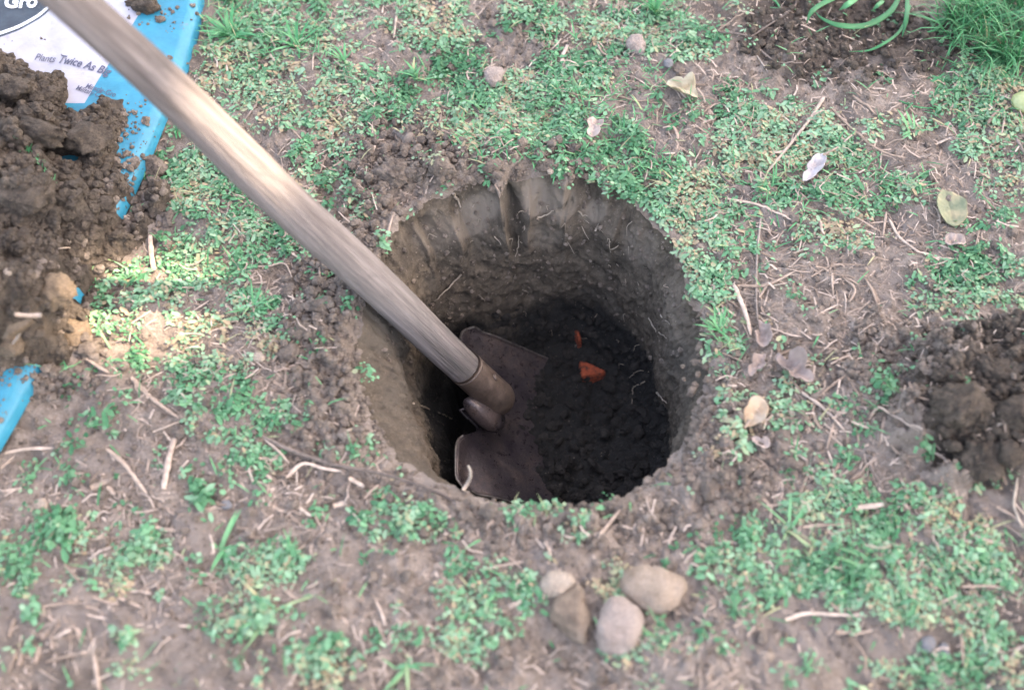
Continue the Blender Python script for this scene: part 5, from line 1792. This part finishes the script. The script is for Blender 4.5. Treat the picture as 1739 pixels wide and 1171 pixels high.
# root poking over the blade
P = [inhole(786, 826, 0.0)]
P = np.array([at(786, 832), at(797, 815, 0.004), onplane(799, 800, 0.004), onplane(795, 790, 0.006)])
V, F3, F4 = tube(resample(P, 0.003), np.linspace(0.0020, 0.0009, len(resample(P, 0.003))), 6, 1.0, 0.3, 4)
g = Geo()
g.add(V, F3, F4, 0.6)
tag(g.obj('root', M['root']), 'tan forked root sticking up from the near rim over the blade', 'root')

g = Geo()
for k in range(70):
    px, py = random.uniform(700, 1160), random.uniform(350, 620)
    d = Vector(ray(px, py))
    hit = bvh.ray_cast(Vector(CAM), d)
    if hit[0] is None or hit[0].z > -0.012:
        continue
    p = np.array(hit[0])
    nrm = np.array(hit[1])
    if np.dot(nrm, CAM - p) < 0:
        nrm = -nrm
    q1 = p + nrm * random.uniform(.001, .004) + rng.normal(0, .003, 3)
    q2 = q1 + np.array([0, 0, -random.uniform(.002, .010)]) + rng.normal(0, .003, 3)
    S = resample(np.array([p, q1, q2]), 0.0025)
    V, F3, F4 = tube(S, np.linspace(0.00045, 0.0002, len(S)), 4, caps=False)
    g.add(V, None, F4, random.random() * 0.5)
tag(g.obj('root_hairs', M['root']), 'fine root hairs bristling on the hole walls', kind='stuff')


M['loose'] = soil_mat('shade_dark_floor_soil', [(0.016, 0.014, 0.013), (0.030, 0.026, 0.024), (0.050, 0.043, 0.038)], 0.5, (0.10, 0.085, 0.07), bs=1.0)  # soil colour darkened to go with the painted shade of the floor
V0_, F0_ = ICO[2]


def hole_crumbs(name, label, n, box, rr, mat, zlo, zhi, embed):
    g = Geo()
    for k in range(n):
        px, py = random.uniform(box[0], box[2]), random.uniform(box[1], box[3])
        hit = bvh.ray_cast(Vector(CAM), Vector(ray(px, py)))
        if hit[0] is None or not (zlo < hit[0].z < zhi):
            continue
        r = rr[0] + (rr[1] - rr[0]) * random.random() ** 3
        A = np.array(Matrix.Rotation(random.uniform(0, 6.28), 3, 'Z') @ Matrix.Rotation(random.uniform(0, 3), 3, 'X'))
        W = (V0_ * (1 + 0.5 * (rng.random(len(V0_)) - 0.5))[:, None] * np.array([1, random.uniform(.6, 1), random.uniform(.5, .8)]) * r) @ A.T
        g.add(W + np.array(hit[0]) + np.array([0, 0, r * embed]), F0_, None, 0.0)
    tag(g.obj(name, mat, smoothshade=False), label, kind='stuff')


hole_crumbs('floor_crumbs', 'loose crumbs on the hole floor, coloured dark for its shade', 900, (840, 520, 1130, 850), (0.0012, 0.0085), M['loose'], -0.30, -0.17, 0.2)
hole_crumbs('wall_crumbs', 'soil grains and bits standing out on the hole walls', 900, (640, 320, 1190, 620), (0.0007, 0.0036), M['clod'], -0.17, -0.012, 0.0)


def fragment():
    m, t, b = principled('orange_clay')
    v = coords(t)
    c = ramp(t, noise(t, v, 180, 6, 0.65), [(0.36, (0.03, 0.018, 0.014)), (0.50, (0.27, 0.048, 0.018)), (0.74, (0.40, 0.085, 0.034))])
    t.links.new(c, b.inputs['Base Color'])
    b.inputs['Roughness'].default_value = 0.9
    bump(t, b, noise(t, v, 250, 6, 0.7), 0.8, 0.003)
    for poly, lb in (([(984, 617), (1000, 622), (1028, 634), (1024, 640), (1000, 644), (985, 647)], 'orange-red triangular brick fragment on the hole floor'),
                     ([(976, 562), (982, 563), (987, 586), (982, 588), (977, 575)], 'thin orange-red brick sliver behind the triangular fragment')):
        P = np.array([inhole(*q, 0.004) for q in poly])
        c0 = P.mean(0)
        n = len(P)
        g = Geo()
        S = []
        for lv, (sc, dz) in enumerate(((1.05, -0.012), (1.0, 0.004), (0.86, 0.008))):
            for i in range(n):
                q = c0 + (P[i] - c0) * sc * 1.0
                S.append([q[0], q[1], c0[2] + (P[i][2] - c0[2]) * 0.4 + dz + random.uniform(-.001, .001)])
        S.append([c0[0], c0[1], c0[2] + 0.009])
        F3, F4 = [], []
        for lv in range(2):
            for i in range(n):
                j = (i + 1) % n
                F4.append([lv * n + i, lv * n + j, lv * n + n + j, lv * n + n + i])
        for i in range(n):
            F3.append([2 * n + i, 2 * n + (i + 1) % n, 3 * n])
        g.add(np.array(S), np.array(F3), np.array(F4))
        tag(g.obj('brick_fragment', m, smoothshade=False), lb, 'brick fragment')


fragment()

# ------------------------------------------------------------------ ground cover
_kx0, _ky0, _ks = -0.95, -0.6, 0.002
_KEEP = np.zeros((725, 950), bool)


def _mark(px, py, rpx):
    p = at(px, py)
    r = rpx * mpp(p)
    i0, i1 = int((p[0] - r - _kx0) / _ks), int((p[0] + r - _kx0) / _ks) + 1
    j0, j1 = int((p[1] - r - _ky0) / _ks), int((p[1] + r - _ky0) / _ks) + 1
    _KEEP[max(0, j0):max(0, j1), max(0, i0):max(0, i1)] = True


for (kx, ky, kr) in [(945, 985, 24), (968, 1030, 24), (972, 1060, 20), (1053, 1060, 34), (1090, 998, 30), (1130, 998, 34), (1080, 72, 17), (838, 124, 17), (65, 851, 13), (382, 851, 10), (1136, 100, 9), (1592, 1092, 22),
                     (1155, 150, 20), (1010, 222, 14), (1382, 285, 12), (1372, 305, 12), (1616, 350, 26), (1283, 697, 20), (1295, 568, 16), (1330, 615, 14), (1355, 635, 18), (1288, 618, 12), (1292, 750, 12), (1735, 182, 24)]:
    _mark(kx, ky, kr)
for tw_ in TW:
    for pl_ in [tw_[3]] + (tw_[5] or []):
        for a_, b_ in zip(pl_[:-1], pl_[1:]):
            for f_ in np.linspace(0, 1, max(2, int(math.hypot(b_[0] - a_[0], b_[1] - a_[1]) / 6))):
                _mark(a_[0] + (b_[0] - a_[0]) * f_, a_[1] + (b_[1] - a_[1]) * f_, tw_[1] * 0.5 + 1.5)


def keepout(x, y):
    i = np.clip(((x - _kx0) / _ks).astype(int), 0, _KEEP.shape[1] - 1)
    j = np.clip(((y - _ky0) / _ks).astype(int), 0, _KEEP.shape[0] - 1)
    return _KEEP[j, i]


def clover_mesh(x, y, dens, k_leaf, rmin=0.0007, rmax=0.0021, spread=0.0090, high=0.0045):
    """rosettes of small round leaves on short stalks"""
    n = len(x)
    z0 = ground_z(x, y)
    rep = rng.integers(k_leaf[0], k_leaf[1], n)
    idx = np.repeat(np.arange(n), rep)
    m = len(idx)
    az = rng.random(m) * 6.283
    rad = spread * np.sqrt(rng.random(m)) * (0.5 + 0.6 * rng.random(n))[idx]
    hh = (0.0015 + high * rng.random(m) ** 1.5 * (0.4 + 0.8 * dens[idx]))
    cx = x[idx] + rad * np.cos(az)
    cy = y[idx] + rad * np.sin(az)
    cz = z0[idx] + hh
    r = (rmin + (rmax - rmin) * rng.random(m) ** 1.4) * (0.8 + 0.5 * rng.random(n))[idx]
    # leaf plane: tilted outward
    tilt = 0.05 + 0.6 * rng.random(m)
    a2 = az + rng.normal(0, 0.6, m)
    nx, ny, nz = np.sin(tilt) * np.cos(a2), np.sin(tilt) * np.sin(a2), np.cos(tilt)
    N = np.stack([nx, ny, nz], -1)
    E1 = np.stack([np.cos(tilt) * np.cos(a2), np.cos(tilt) * np.sin(a2), -np.sin(tilt)], -1)
    E2 = np.cross(N, E1)
    th = np.linspace(0, 2 * np.pi, 5, endpoint=False)
    el = (1.0 + 1.1 * (rng.random(n) > 0.6))[idx] + 0.35 * rng.random(m)
    ring = (np.cos(th)[None, :, None] * E1[:, None, :] * el[:, None, None] + np.sin(th)[None, :, None] * E2[:, None, :]) * r[:, None, None]
    cup = N[:, None, :] * (r * (0.05 + 0.25 * rng.random(m)))[:, None, None]
    cen = np.stack([cx, cy, cz], -1)[:, None, :]
    base = np.stack([x[idx], y[idx], z0[idx]], -1)[:, None, :]
    side = np.cross(N, np.array([0.3, 0.2, 0.9]))[:, None, :] * 0.0003
    V = np.concatenate([cen - cup * 0, cen + ring + cup, base - side, base + side], 1)      # 1+6+2
    f = np.array([[0, 1 + i, 1 + (i + 1) % 5] for i in range(5)] + [[6, 7, 0]])
    F = (f[None] + (np.arange(m) * 8)[:, None, None]).reshape(-1, 3)
    tn = np.clip((0.48 + 0.9 * fbm(x * 22, y * 22, 2, 181) + rng.normal(0, 0.13, n))[idx] + rng.normal(0, 0.17, m) + 0.5 * (rng.random(m) > 0.94), 0, 1)
    return V.reshape(-1, 3), F, np.repeat(tn, 8)


def sample_green(n, box, thr=1.0, f=green_density, clear=True):
    x = rng.uniform(box[0], box[1], n)
    y = rng.uniform(box[2], box[3], n)
    d = f(x, y)
    k = rng.random(n) < d * thr
    x, y, d = x[k], y[k], d[k]
    ok = (poly_sd(x, y, BAG_POLY) < -0.002) & (poly_sd(x, y, HEAP) < -0.002) & ~keepout(x, y)
    return x[ok], y[ok], d[ok]


x, y, d = sample_green(105000, (-0.72, 0.76, -0.46, 0.50), 1.0)
V, F, T = clover_mesh(x, y, d, (5, 10))
tag(obj('clover', V, [F], M['clover'], tint=T), 'low bright green clover and chickweed matting the soil', kind='stuff')
x, y, d = sample_green(16000, (-2.2, 2.2, -1.6, 2.2), 0.7)
k = (np.abs(x) > 0.73) | (y < -0.45) | (y > 0.5)
V, F, T = clover_mesh(x[k], y[k], d[k], (4, 7), 0.002, 0.0045, 0.014, 0.012)
tag(obj('outer_clover', V, [F], M['clover'], tint=T), 'low green weeds on the soil farther from the hole', kind='stuff')


def blades(x, y, z, ln, wd, az, lean, curve, tint):
    """curved tapering grass blades, three segments"""
    n = len(x)
    t = np.array([0.0, 0.35, 0.7, 1.0])
    ang = lean[:, None] + curve[:, None] * t[None]
    seg = np.diff(t)
    hx = np.concatenate([np.zeros((n, 1)), np.cumsum(np.sin(ang[:, :3]) * seg, 1)], 1) * ln[:, None]
    hz_ = np.concatenate([np.zeros((n, 1)), np.cumsum(np.cos(ang[:, :3]) * seg, 1)], 1) * ln[:, None]
    P = np.stack([x[:, None] + hx * np.cos(az)[:, None], y[:, None] + hx * np.sin(az)[:, None], z[:, None] + np.maximum(hz_, 0.0006)], -1)
    off = np.stack([-np.sin(az), np.cos(az), np.zeros(n)], -1)[:, None, :] * (wd / 2)[:, None, None]
    w_ = np.array([0.8, 1.0, 0.7])[None, :, None]
    V = np.concatenate([P[:, :3] - off * w_, P[:, :3] + off * w_, P[:, 3:4]], 1)      # 7
    f4 = np.array([[0, 3, 4, 1], [1, 4, 5, 2]])
    f3 = np.array([[2, 5, 6]])
    b = (np.arange(n) * 7)[:, None, None]
    return V.reshape(-1, 3), (f3[None] + b).reshape(-1, 3), (f4[None] + b).reshape(-1, 4), np.repeat(tint, 7)


GRASSY = [(400, 60, 90, 60, .9), (500, 80, 80, 40, .6), (1000, 190, 160, 80, .8), (900, 230, 150, 60, .7), (1080, 300, 100, 40, .8), (1400, 310, 150, 50, .6), (1220, 570, 50, 60, .7), (1680, 130, 100, 120, .8),
          (350, 330, 100, 60, .35), (1500, 930, 200, 90, .3), (1250, 330, 80, 60, .4), (980, 60, 120, 40, .4)]


def grassy(x, y):
    px, py = project(x, y)
    return blobs(px, py, GRASSY, shifted((x, y), 44), 0.7) * smooth(0.05, 0.4, green_density(x, y) + 0.25) + 0.02 + 0.16 * green_density(x, y)


x, y, d = sample_green(110000, (-0.72, 0.76, -0.46, 0.50), 0.6, grassy)
n = len(x)
sd = np.hypot(x - HC[0], y - HC[1]) - rim_r(np.arctan2(y - HC[1], x - HC[0]))
k = sd > 0.004
x, y, d = x[k], y[k], d[k]
n = len(x)
V, F3, F4, T = blades(x, y, ground_z(x, y), 0.008 + 0.018 * rng.random(n) ** 1.6, 0.0008 + 0.0010 * rng.random(n), rng.random(n) * 6.28, 0.6 + 0.7 * rng.random(n), 0.3 + 0.9 * rng.random(n),
                      np.clip(rng.normal(0.62, 0.2, n) + 0.5 * (rng.random(n) > 0.92), 0, 1))
tag(obj('grass', V, [F3, F4], M['grass'], tint=T), 'short fine grass growing between the clover', kind='stuff')


# single tufts and weeds one can pick out
def tuft(px, py, n, l0, l1, wd, label, tint=0.6, lean=(0.5, 1.2), name='grass_tuft', cat='grass tuft', spread=3):
    p = at(px, py)
    k = mpp(p)
    x = p[0] + rng.normal(0, spread * k, n)
    y = p[1] + rng.normal(0, spread * k, n)
    V, F3, F4, T = blades(x, y, ground_z(x, y), (l0 + (l1 - l0) * rng.random(n)) * k, wd * k * (0.7 + 0.6 * rng.random(n)), rng.random(n) * 6.28 + np.arange(n) * 2.4,
                          lean[0] + (lean[1] - lean[0]) * rng.random(n), 0.2 + 0.6 * rng.random(n), np.clip(rng.normal(tint, 0.12, n), 0, 1))
    return tag(obj(name, V, [F3, F4], M['grass'], tint=T), label, cat)


tuft(425, 525, 16, 30, 62, 4, 'star-shaped pale grass tuft left of the shovel handle', 0.72, (0.9, 1.35))
tuft(1222, 562, 16, 25, 50, 4, 'light grass tuft at the right rim of the hole', 0.7)
tuft(392, 60, 26, 30, 70, 5, 'leafy grass tuft beside the blue bag near the top', 0.55)
tuft(505, 78, 20, 30, 60, 4.5, 'grass tuft on the upper left with drooping blades', 0.6)
tuft(585, 105, 12, 20, 45, 4, 'small grass tuft on bare soil at the upper left', 0.62)
tuft(1112, 25, 14, 40, 80, 5, 'upright grass tuft at the top edge above the pinkish stone', 0.65, (0.2, 0.7))
tuft(705, 132, 12, 25, 50, 4, 'pale grass tuft left of the egg-shaped stone', 0.72)
tuft(375, 930, 7, 45, 85, 8, 'broad-bladed grass sprig at the lower left', 0.7, (0.8, 1.3))
tuft(1550, 225, 7, 30, 55, 5, 'sparse grey-green grass sprig on dry soil at the upper right', 0.75)
tuft(690, 1130, 6, 40, 80, 6, 'bent grass sprig at the bottom edge', 0.75, (0.9, 1.4))
tuft(465, 1040, 6, 50, 100, 6, 'pale bent grass stalks at the lower left', 0.85, (1.1, 1.5))
tuft(1340, 900, 7, 40, 90, 4, 'looped thin grass at the left of the lower right clover', 0.8, (0.7, 1.3))
tuft(300, 225, 10, 20, 40, 4, 'small grass tuft against the bag edge under the handle', 0.6)
tuft(170, 440, 8, 25, 55, 5, 'yellowish grass sprig at the right side of the heap', 0.86, (0.9, 1.4))

# grass clump in the top right corner
p = at(1690, 40)
n = 620
a_ = rng.random(n) * 6.28
q_ = np.sqrt(rng.random(n))
xx = p[0] + 0.02 + 0.085 * q_ * np.cos(a_)
yy = p[1] - 0.005 + 0.065 * q_ * np.sin(a_)
V, F3, F4, T = blades(xx, yy, ground_z(xx, yy), 0.03 + 0.055 * rng.random(n), 0.0012 + 0.0014 * rng.random(n), np.where(rng.random(n) < .6, rng.normal(-2.4, 0.9, n), rng.random(n) * 6.28), 0.2 + 0.8 * rng.random(n),
                      0.4 + 1.1 * rng.random(n), np.clip(rng.normal(0.35, 0.17, n) + .5 * (rng.random(n) > .96), 0, 1))
tag(obj('grass_clump', V, [F3, F4], M['grass'], tint=T), 'thick dark green grass clump in the top right corner', 'grass clump')


# strap-leaved plant rooted past the top edge
def strap_plant():
    root_p = at(1500, -28)
    rt = empty('strap_leaf_plant', root_p)
    tag(rt, 'plant with long arching strap leaves hanging in from the top edge', 'plant')
    for k, (poly, wd, h, tn) in enumerate([
            ([(1528, -6), (1510, 22), (1470, 44), (1425, 44), (1396, 32), (1384, 20)], 10, 0.012, .22),
            ([(1421, -4), (1395, 8), (1377, 22), (1370, 40)], 9, 0.014, .25),
            ([(1541, -4), (1539, 30), (1532, 63)], 8, 0.02, .22),
            ([(1546, 10), (1530, 50), (1505, 72), (1475, 86), (1442, 88)], 5, 0.006, .28),
            ([(1612, 4), (1605, 34), (1586, 52), (1560, 56)], 5, 0.012, .25),
            ([(1455, -2), (1440, 8), (1425, 18)], 10, 0.016, .6),
            ([(1500, 2), (1490, 10), (1482, 18)], 7, 0.01, .6)]):
        P = np.array([onplane(a, b, h * (0.25 + 0.75 * math.sin(math.pi * (0.15 + 0.7 * i / (len(poly) - 1)))) + float(at(a, b)[2])) for i, (a, b) in enumerate(poly)])
        S = resample(P, 0.004)
        n = len(S)
        wdt = 0.5 * wd * mpp(S[0]) * np.minimum(1.0, np.linspace(3.2, 0.12, n)) * np.minimum(1, np.linspace(.7, 2.2, n))
        T = np.gradient(S, axis=0)
        T /= np.linalg.norm(T, axis=1)[:, None]
        side = np.cross(T, np.array([0, -0.3, 1.0]))
        side /= np.linalg.norm(side, axis=1)[:, None]
        up = np.cross(side, T)
        V = np.concatenate([S - side * wdt[:, None] + up * (wdt * .35)[:, None], S, S + side * wdt[:, None] + up * (wdt * .35)[:, None]])
        i = np.arange(n - 1)
        F = np.concatenate([np.stack([i, i + 1, n + i + 1, n + i], -1), np.stack([n + i, n + i + 1, 2 * n + i + 1, 2 * n + i], -1)])
        g = Geo()
        g.add(V, None, F, tn)
        lf = g.obj('leaf', M['grass'], rt)
        lf.modifiers.new('thick', 'SOLIDIFY').thickness = 0.0005


strap_plant()

for k, (poly, wd, lb) in enumerate([
        ([(1526, 173), (1555, 183), (1590, 187)], 5, 'single grey-green grass blade on dry soil above the crossed straws'),
        ([(1490, 200), (1510, 210), (1530, 217)], 5, 'single grass blade beside the long pinkish stem'),
        ([(1302, 78), (1312, 62), (1320, 50)], 5, 'single green blade upright beside the forked twig'),
        ([(1310, 0), (1318, 10), (1327, 20)], 6, 'single green blade at the top edge left of the strap leaves'),
        ([(1640, 400), (1655, 385), (1668, 380)], 4, 'single fine blade right of the green-brown leaf')]):
    g = stem_geo(poly, wd, 0.55, 'straw', 1500 + k)
    tag(g.obj('single_grass', M['grass']), lb, 'grass blade')


# separate little weeds on the bare soil
def weed(px, py, rpx, leaves, label, big=1.0, tint=0.5):
    p = at(px, py)
    k = mpp(p)
    m = max(3, leaves // 6)
    x = p[0] + rng.normal(0, rpx * k * 0.45, m)
    y = p[1] + rng.normal(0, rpx * k * 0.45, m)
    V, F, T = clover_mesh(x, y, np.ones(m), (5, 11), 0.0011 * big, 0.0029 * big, 0.010, 0.009)
    o = obj('weed', V, [F], M['clover'], tint=np.clip(T + tint - 0.55, 0, 1))
    return tag(o, label, 'weed')


for a in [(160, 722, 22, 40, 'small weed on bare soil right of the blue bag tip', 1.1), (240, 935, 36, 130, 'round weed patch at the lower left', 1.0), (425, 1062, 34, 100, 'dark weed at the lower left of centre', 1.1),
          (95, 895, 44, 110, 'loose weed at the left edge below the round pebble', 1.1), (60, 1035, 22, 40, 'small dark weed above the level brown stem', 1.0), (215, 1085, 20, 30, 'tiny weed near the bottom left stems', 1.0),
          (345, 850, 28, 60, 'small weed left of the grey pebble', 1.0), (1568, 765, 18, 28, 'bright little weed in front of the right clods', 1.0), (1500, 655, 20, 30, 'small weed on the fringe of the right diggings', 0.9),
          (545, 1120, 36, 110, 'dark weed patch at the bottom edge left of centre', 1.1), (1040, 985, 16, 30, 'little weed between the long brown and the largest stone', 1.0), (690, 880, 44, 130, 'weed patch under the end of the long dark twig', 1.0),
          (655, 410, 16, 30, 'weed hanging on the left far rim of the hole', 0.9), (625, 640, 12, 16, 'tiny weed on the left trodden lip of the hole', 0.9), (1075, 320, 24, 50, 'weed hanging over the right far rim', 0.9),
          (1255, 735, 18, 34, 'small weed by the smooth clod right of the hole', 1.0), (745, 285, 10, 14, 'tiny weed between the two large clods above the hole', 0.9)]:
    weed(a[0], a[1], a[2], a[3], a[4], a[5], 0.5)

# a few green blades on the heap where turf was turned over
g = Geo()
for k in range(90):
    t_ = random.random()
    px = 18 + 78 * t_ + random.gauss(0, 2.5)
    py = 236 + 75 * t_ ** 1.3 + random.gauss(0, 2.5)
    p = on_heap(px, py)
    V, F3, F4, T = blades(np.array([p[0]]), np.array([p[1]]), np.array([p[2]]), np.array([random.uniform(.004, .010)]), np.array([.0013]), np.array([random.uniform(0, 6.28)]), np.array([random.uniform(.3, 1.1)]), np.array([.5]), np.array([.6]))
    g.add(V, F3, F4, 0.6)
o = g.obj('turf_edge', M['grass'], heap)
tag(o, 'thin green fringe of turned turf on the heap', kind='stuff')


# ------------------------------------------------------------------ tree that shades the place (stands right of the picture)
def shade_tree():
    S = np.array(SUN)
    # spots where sunlight comes through: (target point, radius)
    hp = lambda s: SH_BASE + SH_DIR * s
    gaps = [(at(225, 505), 0.040), (at(205, 570), 0.012), (at(310, 605), 0.004), (inhole(712, 486), -0.005), (inhole(672, 672), -0.007), (at(110, 560), 0.004),
            (hp(0.075), 0.003)]
    root = empty('shade_tree', (4.6, 1.2, 0.0))
    tag(root, 'leafy broad tree standing right of the picture and shading the ground', 'tree')
    cen = S * 5.4
    n = 36000
    u = rng.normal(size=(n, 3))
    u /= np.linalg.norm(u, axis=1)[:, None]
    P = cen + u * (rng.random(n) ** (1 / 3))[:, None] * np.array([2.3, 2.3, 0.8])
    # droop outwards, clumped
    P += 0.16 * np.stack([vnoise(P[:, 0] * 3, P[:, 1] * 3, 9), vnoise(P[:, 1] * 3, P[:, 0] * 3, 10), vnoise(P[:, 0] * 3 + 5, P[:, 1] * 3, 11)], -1)
    keep = np.ones(n, bool)
    for (t, r) in gaps:
        v = P - np.asarray(t)[None]
        al = v @ S
        dist = np.linalg.norm(v - al[:, None] * S[None], axis=1)
        keep &= dist > r + 0.045
    P = P[keep]
    n = len(P)
    az = rng.random(n) * 6.283
    tl = rng.normal(0.2, 0.5, n)
    E1 = np.stack([np.cos(az) * np.cos(tl), np.sin(az) * np.cos(tl), -np.sin(tl)], -1)
    side = np.cross(E1, np.array([0, 0, 1.0]))
    side /= np.linalg.norm(side, axis=1)[:, None]
    N = np.cross(side, E1)
    L = 0.10 + 0.05 * rng.random(n)
    W = L * 0.30
    V = np.stack([P - E1 * (L / 2)[:, None], P - side * W[:, None] + N * (0.02 * L)[:, None], P + side * W[:, None] + N * (0.02 * L)[:, None], P + E1 * (L / 2)[:, None] - N * (0.06 * L)[:, None]], 1)
    f = np.array([[0, 1, 2], [1, 3, 2]])
    F = (f[None] + (np.arange(n) * 4)[:, None, None]).reshape(-1, 3)
    g = Geo()
    g.add(V.reshape(-1, 3), F, None, np.repeat(rng.random(n), 4))
    g.obj('crown', M['leafgreen'], root, smoothshade=False)
    g = Geo()
    tr = resample(np.array([[4.6, 1.2, -0.1], [4.55, 1.15, 1.4], [4.3, 1.0, 2.9], [3.8, 0.8, 4.0]]), 0.1)
    V, F3, F4 = tube(tr, np.linspace(0.15, 0.07, len(tr)), 12, 1, 0.12, 1, upref=(0, 1, 0))
    g.add(V, F3, F4)
    g.obj('trunk', M['treebark'], root)
    for k in range(7):
        a = k * 0.9 + 0.4
        e = cen + np.array([1.5 * math.cos(a), 1.5 * math.sin(a), 0.1 * math.sin(3 * a)])
        s = tr[-1 - (k % 4)]
        pt = resample(np.array([s, s * 0.5 + e * 0.5 + np.array([0, 0, 0.25]), e]), 0.1)
        bad = False
        for (t, r) in gaps:
            v = pt - np.asarray(t)[None]
            dist = np.linalg.norm(v - (v @ S)[:, None] * S[None], axis=1)
            bad |= bool((dist < r + 0.05).any())
        if bad:
            continue
        V, F3, F4 = tube(pt, np.linspace(0.045, 0.012, len(pt)), 8, 1, 0.1, k, upref=(0.1, 0.2, 1))
        g2 = Geo()
        g2.add(V, F3, F4)
        g2.obj('limb', M['treebark'], root)


shade_tree()
